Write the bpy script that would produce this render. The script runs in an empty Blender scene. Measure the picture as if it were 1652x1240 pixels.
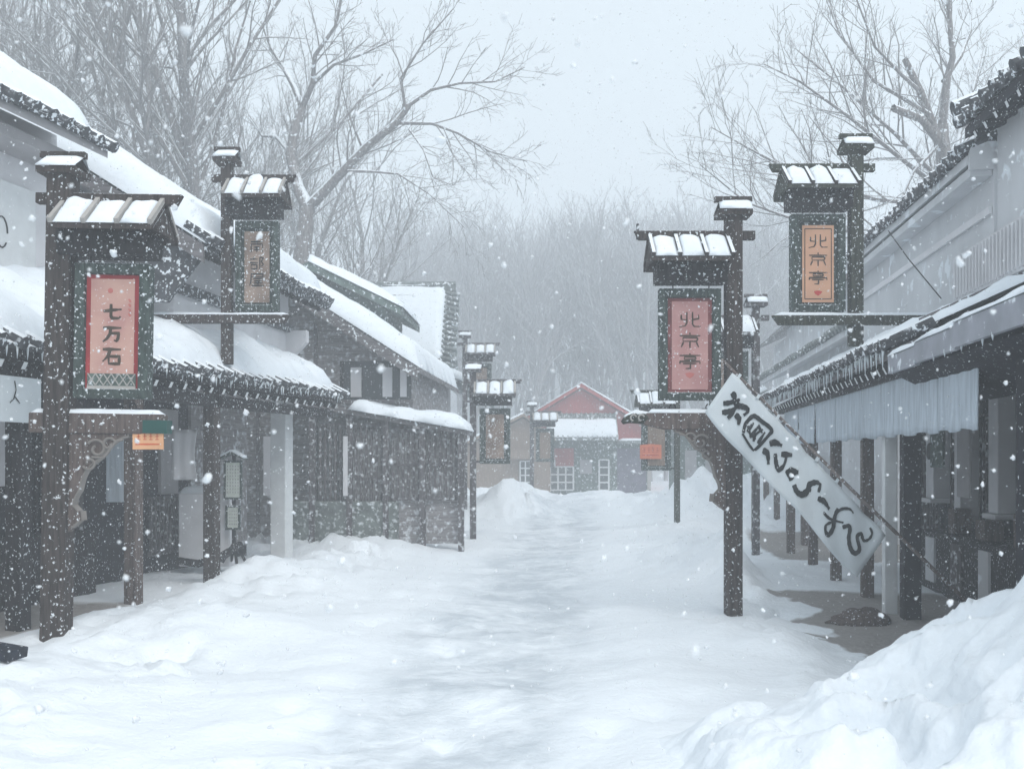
import bpy, bmesh, math, random
import numpy as np
from mathutils import Vector, Matrix, noise
R = math.radians
scene = bpy.context.scene
COL = scene.collection

# ------------------------------------------------------------------ camera, sky, sun, exposure
cam_d = bpy.data.cameras.new("camera")
cam = bpy.data.objects.new("camera", cam_d); COL.objects.link(cam)
cam.location = (0, 0, 1.6); cam.rotation_euler = (R(90), 0, 0)
cam_d.sensor_width = 36.0
cam_d.lens = 36.0 * 1650 / 1652
cam_d.shift_y = 120 / 1652
cam_d.clip_start = 0.05; cam_d.clip_end = 800
cam_d.dof.use_dof = True; cam_d.dof.focus_distance = 11.0; cam_d.dof.aperture_fstop = 5.0
scene.camera = cam

SUN_EL, SUN_AZ = 52, 148
world = bpy.data.worlds.new("World"); scene.world = world
world.use_nodes = True
wn, wl = world.node_tree.nodes, world.node_tree.links
wn.clear()
sky = wn.new('ShaderNodeTexSky'); sky.sky_type = 'NISHITA'; sky.sun_disc = False
sky.sun_elevation = R(SUN_EL); sky.sun_rotation = R(SUN_AZ)
sky.air_density = 1.0; sky.dust_density = 6.0; sky.ozone_density = 1.5
hs = wn.new('ShaderNodeHueSaturation'); hs.inputs['Saturation'].default_value = 0.25
ovc = wn.new('ShaderNodeMix'); ovc.data_type = 'RGBA'; ovc.inputs['Factor'].default_value = 0.72
ovc.inputs['B'].default_value = (8.7, 9.8, 10.5, 1)          # even snow-cloud layer
bg = wn.new('ShaderNodeBackground'); bg.inputs['Strength'].default_value = 0.10
out = wn.new('ShaderNodeOutputWorld')
wl.new(sky.outputs['Color'], hs.inputs['Color']); wl.new(hs.outputs['Color'], ovc.inputs['A'])
wl.new(ovc.outputs['Result'], bg.inputs['Color']); wl.new(bg.outputs['Background'], out.inputs['Surface'])

sun_d = bpy.data.lights.new("sun", 'SUN'); sun_d.energy = 1.5; sun_d.angle = R(35); sun_d.color = (1, .97, .93)
sun = bpy.data.objects.new("sun", sun_d); COL.objects.link(sun)
sun.rotation_euler = (R(90 - SUN_EL), 0, R(180 - SUN_AZ)); sun.location = (0, 0, 60)

scene.view_settings.view_transform = 'Standard'; scene.view_settings.look = 'None'
scene.view_settings.exposure = 0.17; scene.view_settings.gamma = 1.0
scene.render.engine = 'CYCLES'
cy = scene.cycles
cy.max_bounces = 6; cy.diffuse_bounces = 3; cy.glossy_bounces = 2; cy.volume_bounces = 3; cy.transparent_max_bounces = 8
cy.use_denoising = True; cy.caustics_reflective = False; cy.caustics_refractive = False

# ------------------------------------------------------------------ materials
MATS = {}
def mat(name, col, rough=.8, var=.25, scale=6.0, stretch=(1, 1, 1), bump=.15, frost=0.0, frost_scale=34.0, snowtop=0.0, spec=.2, col2=None, thr=.55, soft=.06):
    m = bpy.data.materials.new(name); m.use_nodes = True
    n, l = m.node_tree.nodes, m.node_tree.links
    b = n['Principled BSDF']; b.inputs['Roughness'].default_value = rough
    b.inputs['Specular IOR Level'].default_value = spec
    tc = n.new('ShaderNodeTexCoord'); mp = n.new('ShaderNodeMapping'); mp.inputs['Scale'].default_value = stretch
    l.new(tc.outputs['Object'], mp.inputs['Vector'])
    nz = n.new('ShaderNodeTexNoise'); nz.inputs['Scale'].default_value = scale; nz.inputs['Detail'].default_value = 6
    l.new(mp.outputs['Vector'], nz.inputs['Vector'])
    rp = n.new('ShaderNodeValToRGB')
    c1 = tuple(max(0, c * (1 - var)) for c in col); c2 = col2 or tuple(min(1, c * (1 + var)) for c in col)
    rp.color_ramp.elements[0].position = .32; rp.color_ramp.elements[0].color = (*c1, 1)
    rp.color_ramp.elements[1].position = .68; rp.color_ramp.elements[1].color = (*c2, 1)
    l.new(nz.outputs['Fac'], rp.inputs['Fac'])
    cout = rp.outputs['Color']
    def overlay(fac):
        nonlocal cout
        mx = n.new('ShaderNodeMix'); mx.data_type = 'RGBA'
        mx.inputs['B'].default_value = (.82, .86, .9, 1)
        l.new(fac, mx.inputs['Factor']); l.new(cout, mx.inputs['A']); cout = mx.outputs['Result']
    if frost:
        fz = n.new('ShaderNodeTexNoise'); fz.inputs['Scale'].default_value = frost_scale; fz.inputs['Detail'].default_value = 3
        l.new(tc.outputs['Object'], fz.inputs['Vector'])
        mr = n.new('ShaderNodeMapRange'); mr.inputs['From Min'].default_value = .67 - frost * .22; mr.inputs['From Max'].default_value = .67 + soft - frost * .22
        l.new(fz.outputs['Fac'], mr.inputs['Value']); overlay(mr.outputs['Result'])
    if snowtop:
        g = n.new('ShaderNodeNewGeometry'); sx = n.new('ShaderNodeSeparateXYZ'); l.new(g.outputs['Normal'], sx.inputs['Vector'])
        ad = n.new('ShaderNodeMath'); ad.operation = 'MULTIPLY_ADD'; ad.inputs[1].default_value = .7; l.new(nz.outputs['Fac'], ad.inputs[0]); l.new(sx.outputs['Z'], ad.inputs[2])
        mr = n.new('ShaderNodeMapRange'); mr.inputs['From Min'].default_value = 1.0 - snowtop * .5; mr.inputs['From Max'].default_value = 1.15 - snowtop * .5
        l.new(ad.outputs['Value'], mr.inputs['Value']); overlay(mr.outputs['Result'])
    l.new(cout, b.inputs['Base Color'])
    if bump:
        bp = n.new('ShaderNodeBump'); bp.inputs['Strength'].default_value = bump; bp.inputs['Distance'].default_value = .05
        l.new(nz.outputs['Fac'], bp.inputs['Height']); l.new(bp.outputs['Normal'], b.inputs['Normal'])
    MATS[name] = m
    return m

mat('snow', (.84, .89, .94), .7, .03, 9, bump=.22, spec=.15)
mat('pole_wood', (.05, .04, .037), .85, .45, 7, (6, 6, .6), .3, frost=.19, snowtop=.5)
mat('mossy_wood', (.045, .05, .038), .9, .5, 5, (6, 6, .6), .3, frost=.2, snowtop=.5)
mat('bare_wood', (.11, .085, .077), .85, .4, 7, (6, 6, .6), .3, frost=.22)
mat('dark_wood', (.019, .017, .019), .8, .5, 6, (4, 4, .7), .25, frost=.22)
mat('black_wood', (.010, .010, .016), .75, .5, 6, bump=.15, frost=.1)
mat('blue_black', (.012, .016, .028), .6, .5, 9, bump=.1, frost=.1)
mat('grey_boards', (.26, .245, .25), .9, .35, 5, (.5, .5, 9), .35, frost=.66, frost_scale=11, soft=.22)
mat('grey_wood', (.16, .15, .155), .9, .3, 5, (.8, .8, 5), .3, frost=.35, frost_scale=18)
mat('lattice_wood', (.095, .086, .09), .9, .4, 6, (4, 4, .7), .2, frost=.58, frost_scale=13, soft=.2)
mat('plaster', (.72, .715, .735), .9, .07, 2.2, bump=.08)
mat('grey_plaster', (.60, .61, .63), .9, .1, 1.6, (1, 1, .5), .1, frost=.3, frost_scale=3.5)
mat('dim_plaster', (.36, .35, .36), .9, .12, 2.5, bump=.1)
mat('tile', (.055, .058, .065), .6, .4, 12, bump=.2, frost=.5, frost_scale=17, snowtop=.55)
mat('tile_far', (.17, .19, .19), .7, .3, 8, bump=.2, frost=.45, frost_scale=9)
mat('white_paint', (.72, .74, .75), .7, .06, 6, bump=.05)
mat('cloth_blue', (.50, .56, .62), .9, .16, 4, (7, 7, .6), .12)
mat('cloth_white', (.62, .67, .7), .9, .05, 3, bump=.06)
mat('paper', (.60, .66, .58), .9, .12, 20, bump=0, col2=(.66, .7, .66))
mat('face_pink', (.58, .31, .275), .8, .14, 3.2, bump=.05, col2=(.64, .40, .325), frost=.12)
mat('face_rose', (.50, .25, .24), .8, .14, 3.4, bump=.05, col2=(.57, .32, .30), frost=.12)
mat('dull_red', (.23, .075, .075), .8, .3, 6, bump=.05, frost=.15)
mat('face_orange', (.66, .37, .24), .8, .12, 2.5, bump=.03)
mat('face_tan', (.26, .195, .16), .85, .3, 4, bump=.05, frost=.3)
mat('red_paint', (.34, .035, .04), .7, .25, 5, bump=.05)
mat('seal_red', (.52, .07, .06), .8, .1, 5, bump=0)
mat('faint_red', (.55, .18, .16), .8, .1, 5, bump=0)
mat('ink', (.005, .008, .01), .7, .3, 9, bump=0)
mat('brown_ink', (.075, .055, .04), .8, .3, 9, bump=0)
mat('faint_ink', (.36, .36, .36), .8, .3, 9, bump=0)
mat('cream_edge', (.40, .38, .36), .8, .1, 8, bump=.05)
mat('green_paint', (.012, .07, .06), .6, .2, 6, bump=.05)
mat('frame_green', (.05, .068, .062), .8, .45, 8, (4, 4, 1), .2, frost=.33, frost_scale=30, snowtop=.5)
mat('orange_board', (.74, .40, .22), .8, .1, 6, bump=.03)
mat('orange_red_board', (.62, .2, .12), .8, .1, 6, bump=.03)
mat('orange_ink', (.62, .13, .06), .8, .1, 6, bump=0)
mat('metal_grey', (.33, .34, .38), .6, .15, 4, (1, 1, 1), .05, frost=.25, frost_scale=8, snowtop=.5)
mat('iron', (.02, .02, .022), .6, .2, 9, bump=.05)
mat('edge_wood', (.22, .2, .185), .8, .15, 8, bump=.05)
mat('old_green', (.15, .17, .16), .85, .3, 5, bump=.1, frost=.6, frost_scale=12, soft=.2)
mat('pile_snow', (.85, .895, .94), .7, .03, 14, bump=.32, spec=.15)
mat('bamboo', (.16, .13, .12), .7, .3, 6, bump=.1, frost=.35)
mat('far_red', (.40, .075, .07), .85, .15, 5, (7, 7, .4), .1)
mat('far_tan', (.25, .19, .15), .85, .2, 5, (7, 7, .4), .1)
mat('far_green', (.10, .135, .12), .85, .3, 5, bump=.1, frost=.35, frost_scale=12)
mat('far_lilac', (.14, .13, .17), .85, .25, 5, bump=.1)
mat('glass_dark', (.05, .06, .065), .25, .3, 3, bump=0, spec=.5)
mat('bark', (.22, .205, .205), .9, .4, 8, (4, 4, 1), .3, frost=.3, frost_scale=9, snowtop=.75)
mat('twig', (.25, .235, .235), .9, .25, 4, bump=0, snowtop=.75)
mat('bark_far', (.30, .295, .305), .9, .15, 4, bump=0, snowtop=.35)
mat('flake', (.9, .93, .96), .9, .02, 2, bump=0).node_tree.nodes['Principled BSDF'].inputs['Alpha'].default_value = .72

mat('ice', (.72, .78, .82), .2, .05, 5, bump=0, spec=.5)

def ground_mat():
    m = bpy.data.materials.new('ground_snow'); m.use_nodes = True
    n, l = m.node_tree.nodes, m.node_tree.links
    b = n['Principled BSDF']; b.inputs['Roughness'].default_value = .65; b.inputs['Specular IOR Level'].default_value = .15
    tc = n.new('ShaderNodeTexCoord')
    def nzz(scale, detail, st=(1, 1, 1)):
        mp = n.new('ShaderNodeMapping'); mp.inputs['Scale'].default_value = st; l.new(tc.outputs['Object'], mp.inputs['Vector'])
        z = n.new('ShaderNodeTexNoise'); z.inputs['Scale'].default_value = scale; z.inputs['Detail'].default_value = detail
        l.new(mp.outputs['Vector'], z.inputs['Vector']); return z.outputs['Fac']
    def attr(nm):
        a = n.new('ShaderNodeAttribute'); a.attribute_name = nm; return a.outputs['Fac']
    def math_(op, a, b_):
        x = n.new('ShaderNodeMath'); x.operation = op
        for i, v in enumerate((a, b_)):
            if hasattr(v, 'is_linked'): l.new(v, x.inputs[i])
            else: x.inputs[i].default_value = v
        return x.outputs[0]
    def mixc(f, A, B):
        x = n.new('ShaderNodeMix'); x.data_type = 'RGBA'; l.new(f, x.inputs['Factor'])
        for k, v in (('A', A), ('B', B)):
            if hasattr(v, 'is_linked'): l.new(v, x.inputs[k])
            else: x.inputs[k].default_value = (*v, 1)
        return x.outputs['Result']
    n1, n2, n3 = nzz(1.3, 8), nzz(7, 7, (.8, .95, 1)), nzz(22, 4)
    road = attr('road'); dirt = attr('dirt')
    pk = math_('MULTIPLY', road, math_('MULTIPLY', math_('SUBTRACT', math_('ADD', math_('MULTIPLY', n1, .65), math_('MULTIPLY', n2, .35)), .37), 4.5))
    pkc = n.new('ShaderNodeClamp'); l.new(pk, pkc.inputs['Value'])
    c = mixc(pkc.outputs['Result'], (.85, .895, .94), (.57, .62, .67))        # trodden, icier snow in the lane
    dm = n.new('ShaderNodeMapRange'); dm.inputs['From Min'].default_value = .45; dm.inputs['From Max'].default_value = .62
    l.new(math_('ADD', math_('MULTIPLY', dirt, .62), math_('MULTIPLY', n1, .36)), dm.inputs['Value'])
    soil = mixc(n3, (.19, .172, .162), (.42, .40, .39))
    c = mixc(dm.outputs['Result'], c, soil)
    l.new(c, b.inputs['Base Color'])
    h = math_('ADD', math_('MULTIPLY', n2, math_('ADD', math_('MULTIPLY', road, .35), .35)), math_('MULTIPLY', n3, .25))
    bp = n.new('ShaderNodeBump'); bp.inputs['Strength'].default_value = .55; bp.inputs['Distance'].default_value = .07
    l.new(h, bp.inputs['Height']); l.new(bp.outputs['Normal'], b.inputs['Normal'])
    MATS['ground_snow'] = m
ground_mat()

# ------------------------------------------------------------------ helpers
class MB:
    """collects shapes, then links them as ONE mesh object"""
    def __init__(s): s.v = []; s.f = []
    def add(s, vs, fs):
        o = len(s.v); s.v += [tuple(v) for v in vs]; s.f += [tuple(i + o for i in f) for f in fs]; return s
    def box(s, x0, x1, y0, y1, z0, z1, M=None):
        vs = [Vector((x, y, z)) for x in (x0, x1) for y in (y0, y1) for z in (z0, z1)]
        if M is not None: vs = [M @ v for v in vs]
        return s.add(vs, [(0, 1, 3, 2), (4, 6, 7, 5), (0, 4, 5, 1), (2, 3, 7, 6), (0, 2, 6, 4), (1, 5, 7, 3)])
    def bar(s, p, q, w, h, up=(0, 0, 1)):
        p, q = Vector(p), Vector(q); d = q - p; L = d.length; d.normalize(); up = Vector(up)
        if abs(d.dot(up)) > .98: up = Vector((0, 1, 0))
        a = d.cross(up).normalized(); u = a.cross(d).normalized()
        vs = []
        for c in (p, q):
            for sa, su in ((-1, -1), (1, -1), (1, 1), (-1, 1)): vs.append(c + a * sa * w / 2 + u * su * h / 2)
        return s.add(vs, [(3, 2, 1, 0), (4, 5, 6, 7), (0, 1, 5, 4), (1, 2, 6, 5), (2, 3, 7, 6), (3, 0, 4, 7)])
    def tube(s, pts, rad, n=6, cap=True):
        pts = [Vector(p) for p in pts]; N = len(pts)
        if not hasattr(rad, '__len__'): rad = [rad] * N
        d0 = (pts[1] - pts[0]).normalized(); ref = Vector((0, 0, 1)) if abs(d0.z) < .9 else Vector((1, 0, 0))
        vs = []
        a = d0.cross(ref).normalized()
        for i in range(N):
            d = (pts[min(i + 1, N - 1)] - pts[max(i - 1, 0)]).normalized()
            a = (a - d * a.dot(d)); a = a.normalized() if a.length > 1e-6 else d.orthogonal().normalized()
            b = d.cross(a)
            for k in range(n):
                t = 2 * math.pi * k / n; vs.append(pts[i] + (a * math.cos(t) + b * math.sin(t)) * rad[i])
        fs = [(i * n + k, i * n + (k + 1) % n, (i + 1) * n + (k + 1) % n, (i + 1) * n + k) for i in range(N - 1) for k in range(n)]
        if cap and n > 2: fs += [tuple(range(n))[::-1], tuple((N - 1) * n + k for k in range(n))]
        return s.add(vs, fs)
    def prism(s, poly, y0, y1, M=None):
        """poly in (x,z), extruded along y"""
        n = len(poly); vs = [Vector((x, y0, z)) for x, z in poly] + [Vector((x, y1, z)) for x, z in poly]
        if M is not None: vs = [M @ v for v in vs]
        return s.add(vs, [tuple(range(n)), tuple(range(2 * n - 1, n - 1, -1))] + [(i, i + n, (i + 1) % n + n, (i + 1) % n) for i in range(n)])
    def build(s, name, m, parent=None, smooth=False, bevel=0.0, label=None):
        me = bpy.data.meshes.new(name)
        me.from_pydata(s.v, [], s.f)
        bm = bmesh.new(); bm.from_mesh(me); bmesh.ops.recalc_face_normals(bm, faces=bm.faces); bm.to_mesh(me); bm.free()
        me.materials.append(MATS[m])
        if smooth: me.polygons.foreach_set('use_smooth', [True] * len(me.polygons))
        o = bpy.data.objects.new(name, me); COL.objects.link(o)
        if parent is not None: o.parent = parent
        if bevel:
            b = o.modifiers.new('b', 'BEVEL'); b.width = bevel; b.segments = 2; b.limit_method = 'ANGLE'
        if label: o['label'] = label
        return o

def thing(name, label, cat, loc=(0, 0, 0), rz=0, group=None, ry=0):
    o = bpy.data.objects.new(name, None); COL.objects.link(o)
    o.location = loc; o.rotation_euler = (0, ry, rz); o['label'] = label; o['category'] = cat
    o.empty_display_size = .2
    if group: o['group'] = group
    return o
def tag(o, label, cat, group=None):
    o['label'] = label; o['category'] = cat
    if group: o['group'] = group
    return o
def struct(o, kind='structure'): o['kind'] = kind; return o
def copy_tree(o, parent=None):
    c = o.copy(); COL.objects.link(c)
    if parent is not None: c.parent = parent
    for ch in list(o.children): copy_tree(ch, c)
    return c
def fb(x, y, z=0.0, o=4): return noise.fractal(Vector((x, y, z)), 1.0, 2.0, o)
def sstep(a, b, x):
    t = min(1, max(0, (x - a) / (b - a))); return t * t * (3 - 2 * t)
def chunk(a, b, seed=0, edge=.16):
    """broken snow: every cell a clod with its own height and tilt, creased at the joints"""
    d, p = noise.voronoi(Vector((a, b, seed * 3.7)))
    c = p[0]; h = noise.cell(c * 9.1 + Vector((seed, 0, 0))); t = noise.cell_vector(c * 5.3)
    return ((h - .35) * .9 + ((a - c.x) * (t.x - .5) + (b - c.y) * (t.y - .5)) * 1.2) * sstep(0, edge, d[1] - d[0]) - .12 * (1 - sstep(0, edge, d[1] - d[0]))

def snow_slab(p00, p10, p01, t, nu, nv, seed=0, rough=.12, edge=.25, round_=(1, 1, 1, 1), lump=1.3):
    """snow lying on the quad p00 (+u to p10, +v to p01); rounded at chosen borders (u0,u1,v0,v1)"""
    mb = MB(); p00, p10, p01 = Vector(p00), Vector(p10), Vector(p01)
    U, V = p10 - p00, p01 - p00; Lu, Lv = U.length, V.length
    top = []
    for i in range(nu + 1):
        for j in range(nv + 1):
            u, v = i / nu, j / nv
            d = [u * Lu, (1 - u) * Lu, v * Lv, (1 - v) * Lv]
            k = 1.0
            for q in range(4):
                if round_[q]:
                    x = min(1, d[q] / edge); k *= math.sqrt(max(0, 1 - (1 - x) ** 2)) * .94 + .06
            p = p00 + U * u + V * v
            nz = fb(p.x * lump + seed * 7.3, p.y * lump, p.z * lump)
            pj = p.copy()
            # ragged border
            w = .05 * min(1, t / .2)
            if round_[2] and j == 0: pj -= V.normalized() * w * (fb(p.x * 3 + seed, p.y * 3, p.z * 3))
            if round_[3] and j == nv: pj += V.normalized() * w * (fb(p.x * 3 + seed, p.y * 3, p.z * 3))
            top.append(pj + Vector((0, 0, max(.004, t * k * (1 + rough * 2.2 * nz)))))
    W = nv + 1
    fs = [(i * W + j, (i + 1) * W + j, (i + 1) * W + j + 1, i * W + j + 1) for i in range(nu) for j in range(nv)]
    vs = list(top)
    ring = [i * W for i in range(nu + 1)] + [nu * W + j for j in range(1, W)] + [i * W + nv for i in range(nu - 1, -1, -1)] + [j for j in range(nv - 1, 0, -1)]
    base = len(vs)
    for r in ring:
        i, j = divmod(r, W); vs.append(p00 + U * i / nu + V * j / nv)
    n = len(ring)
    fs += [(ring[k], base + k, base + (k + 1) % n, ring[(k + 1) % n]) for k in range(n)]
    mb.add(vs, fs); return mb

def tile_row(y0, y1, xe, ze, xw, zw, step=.27, r=.065, reach=.5):
    """roll tiles running up the slope with round ends at the eave (eave runs along y)"""
    mb = MB(); d = Vector((xw - xe, 0, zw - ze)).normalized(); up = Vector((-d.z, 0, d.x)) if d.x > 0 else Vector((d.z, 0, -d.x))
    n = max(1, int((y1 - y0) / step))
    for i in range(n + 1):
        y = y0 + (y1 - y0) * i / n
        a = Vector((xe, y, ze)) - d * .05 + up * (.06 + .012 * math.sin(i * 7.1)); b = a + d * reach
        mb.tube([a, b], r, 8)
        a2 = a + d * .03 - up * .055
        if i < n: mb.bar(a2 + Vector((0, step * .5, 0)), a2 + d * reach * .8 + Vector((0, step * .5, 0)), step * .62, .05, up)
    return mb

def rafters(parent, y0, y1, xe, ze, xw, zw, step, m='dark_wood', w=.06, h=.075, L=.9, tip=True):
    d = Vector((xw - xe, 0, zw - ze)).normalized()
    n = max(1, int((y1 - y0) / step)); first = None; ft = None
    for i in range(n):
        y = y0 + (y1 - y0) * (i + .5) / n
        if first is None:
            first = MB().bar(Vector((xe - d.x * -.03, 0, ze - .13)), Vector((xe, 0, ze - .13)) + d * L, w, h).build('rafter', m, parent)
            if tip: ft = MB().bar(Vector((xe, 0, ze - .13)) - d * .012 + d * .035, Vector((xe, 0, ze - .13)) - d * .006 + d * .03, w * .9, h * .95).build('rafter_tip', 'white_paint', first)
            o = first
        else:
            o = first.copy(); COL.objects.link(o)
            if tip: t = ft.copy(); COL.objects.link(t); t.parent = o
        o.location = (0, y, 0)

def stroke(mb, pts, w, M, sub=3, smooth=False):
    """a brush stroke: chain of flat overlapping quads in the plane (x,z) mapped by M(x,z)->Vector"""
    P = [Vector((a, b)) for a, b in pts]
    Q = []
    for i in range(len(P) - 1):
        p0, p1, p2, p3 = P[max(0, i - 1)], P[i], P[i + 1], P[min(len(P) - 1, i + 2)]
        for k in range(sub):
            t = k / sub
            if smooth: Q.append(.5 * ((2 * p1) + (p2 - p0) * t + (2 * p0 - 5 * p1 + 4 * p2 - p3) * t * t + (3 * p1 - p0 - 3 * p2 + p3) * t ** 3))
            else: Q.append(p1.lerp(p2, t))
    Q.append(P[-1])
    L, Rr = [], []
    for i, p in enumerate(Q):
        d = (Q[min(i + 1, len(Q) - 1)] - Q[max(i - 1, 0)]).normalized(); nn = Vector((-d.y, d.x))
        t = i / (len(Q) - 1); ww = w * (.62 + .55 * math.sin(math.pi * min(1, t * 1.1 + .12)) ** .8 + .10 * math.sin(i * 1.3 + p.x * 60))
        L.append(M(*(p + nn * ww / 2))); Rr.append(M(*(p - nn * ww / 2)))
    n = len(Q)
    mb.add(L + Rr, [(i, i + 1, n + i + 1, n + i) for i in range(n - 1)])

# characters, strokes in a unit box (x right, y up)
CH = {
 '七': [[(0, .52), (.5, .6), (1, .66)], [(.42, 1), (.42, .2), (.5, .08), (.85, .08), (.95, .2)]],
 '万': [[(0, .9), (1, .9)], [(.42, .88), (.38, .5), (.22, .2), (0, 0)], [(.4, .55), (.86, .56), (.82, .2), (.74, .04), (.6, .1)]],
 '石': [[(0, .95), (1, .95)], [(.42, .93), (.28, .5), (0, .16)], [(.32, .5), (.92, .5), (.9, .03), (.34, .03), (.33, .5)]],
 '北': [[(.36, 1), (.36, .3), (.28, .1), (0, .02)], [(.1, .82), (.1, .52), (.34, .48)], [(.62, 1), (.62, .2), (.7, .06), (1, .06)], [(.64, .5), (.9, .56), (.9, .84)]],
 '京': [[(.5, 1), (.5, .86)], [(.02, .8), (.98, .8)], [(.18, .68), (.82, .68), (.86, .56), (.8, .44), (.18, .44), (.18, .68)], [(.5, .44), (.5, 0)], [(.2, .38), (.1, .06)], [(.8, .38), (.9, .06)]],
 '亭': [[(.5, 1), (.5, .9)], [(.02, .86), (.98, .86)], [(.24, .76), (.76, .76), (.76, .6), (.24, .6), (.24, .76)], [(.04, .32), (.04, .48), (.96, .48), (.96, .3)], [(.18, .34), (.8, .34)], [(.52, .34), (.52, .02), (.3, .02)]],
 '南': [[(.1, .85), (.9, .85)], [(.5, 1), (.5, .7)], [(.12, 0), (.12, .66), (.88, .66), (.88, 0)], [(.3, .42), (.7, .42)], [(.3, .22), (.7, .22)], [(.5, .5), (.5, 0)]],
 '部': [[(.05, .8), (.55, .8)], [(.3, 1), (.3, .8)], [(.02, .52), (.58, .52)], [(.12, .36), (.5, .36), (.5, .02), (.12, .02), (.12, .36)], [(.7, .95), (.7, 0)], [(.7, .95), (.95, .9), (.8, .6), (.95, .35), (.78, .22)]],
 '屋': [[(.1, .95), (.9, .95), (.9, .72), (.14, .72)], [(.12, .95), (.1, .3), (0, 0)], [(.25, .58), (.92, .58)], [(.3, .38), (.85, .4)], [(.3, .22), (.9, .22)], [(.15, .02), (1, .02)], [(.58, .4), (.58, .02)]],
}
def letter(mb, chars, cx, ztop, w, h, gap, y, sw):
    z = ztop
    for c in chars:
        for k, st in enumerate(CH[c]):
            stroke(mb, [(cx - w / 2 + a * w, z - h + b * h) for a, b in st], sw, lambda a, b, k=k: Vector((a, y - .0006 * k, b)))
        z -= h + gap

# ------------------------------------------------------------------ setting: snow-covered ground
def road_x(y): return -.45 + .079 * (y - 5.3)
LROW = (Vector((-4.45, 8.9, 0)), math.atan(.222))
RROW = (Vector((3.42, 9.2, 0)), math.atan(.116))
def left_local(x, y):
    dx, dy = x + 4.45, y - 8.9; t = LROW[1]
    return dx * math.cos(t) - dy * math.sin(t), dx * math.sin(t) + dy * math.cos(t)
def right_local(x, y):
    dx, dy = x - 3.42, y - 9.2; t = RROW[1]
    return -dx * math.cos(t) + dy * math.sin(t), -(dx * math.sin(t) + dy * math.cos(t))
BUMPS = [(-.15, 28.5, .95, 1.0, 1.6), (.8, 30, .45, 1.0, 1.5), (5.0, 27.5, .95, 1.1, 1.6), (6.9, 25.5, 1.5, 1.3, 2.2), (3.7, 30, .5, 1.3, 1.5), (3.6, 41, .35, 1.6, 1.5),
         (.2, 42, .4, 1.6, 1.5), (-3.0, 14.6, .08, .9, 1.6), (-2.6, 12.6, .12, 1.0, 1.2), (-3.4, 12.4, .16, .55, .9), (-2.9, 17.2, .12, .9, 1.3), (-2.35, 19.0, .22, .6, .6),
         (2.85, 13.3, .30, .75, 1.6), (2.45, 10.3, -.08, .8, 1.0), (3.2, 14.6, .22, .8, 1.4), (2.4, 15.5, .16, 1.0, 2.0), (1.9, 8.6, .13, 1.2, 1.0), (1.2, 6.9, .11, 1.3, .8),
         (-3.3, 9.2, .10, .9, .8), (-2.2, 9.6, .10, .8, .6), (-4.0, 7.3, .12, .8, .8), (2.2, 18, .1, 1, 2), (3.3, 21.5, .12, 1.2, 2)]
def height(x, y):
    z = 0.0; bs = 0.0
    dr = abs(x - road_x(y)); yy = min(y, 40)
    edge = 1.7 + .02 * yy
    bank = sstep(edge - .3, edge + 1.0, dr)
    far = sstep(9, 16, y)
    lx, ly = left_local(x, y); rx, ry = right_local(x, y)
    porch = max(sstep(.45, -.15, lx) * sstep(9.6, 8.0, ly), sstep(1.15, .55, rx) * sstep(-13, -10.5, ry))
    porch *= 1 - sstep(24, 27, y)
    z += bank * (.08 + .10 * far) * (1 - .9 * porch)
    for bx, by, h, sx, sy in BUMPS:
        q = ((x - bx) / sx) ** 2 + ((y - by) / sy) ** 2
        if q < 6:
            e = h * math.exp(-q) * (1 - .75 * porch); z += e; bs += e
    rough = .35 + bank * .65
    if y < 45:
        big = fb(x * .8 + 3, y * .8) * .07 * (1 - .7 * porch)
        lum = (abs(fb(x * 2.3, y * 2.3 + 9, 2)) * .10 + chunk(x * 2.6 + .5 * fb(x, y, 31), y * 2.6, 1) * .24 * (.25 + 1.3 * max(0, fb(x * .6, y * .6, 8) + .15)) + chunk(x * 6, y * 6, 2) * .035) * bank * (1 - .85 * porch) * (.45 + .55 * far)
        pit, _ = noise.voronoi(Vector((x * 2.2, y * 1.7, 5)))
        lum -= .045 * (1 - sstep(.12, .30, pit[0])) * (1 - sstep(1.0, 2.2, dr))
        fine = fb(x * 5.5 + 8, y * 4.2, 1) * .032 * rough * (1 - .8 * porch)
        rut = -.05 * (1 - sstep(.2, 1.5, dr))
        z += big + lum + fine + rut
        if bs > .12: z += chunk(x * 1.9 + .4 * fb(x, y, 2), y * 1.9, 7, .3) * min(.26, bs * .4)
    if y > 54: z += (y - 54) ** 1.15 * .125 * sstep(54, 70, y)
    return max(z, -.25)
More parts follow.
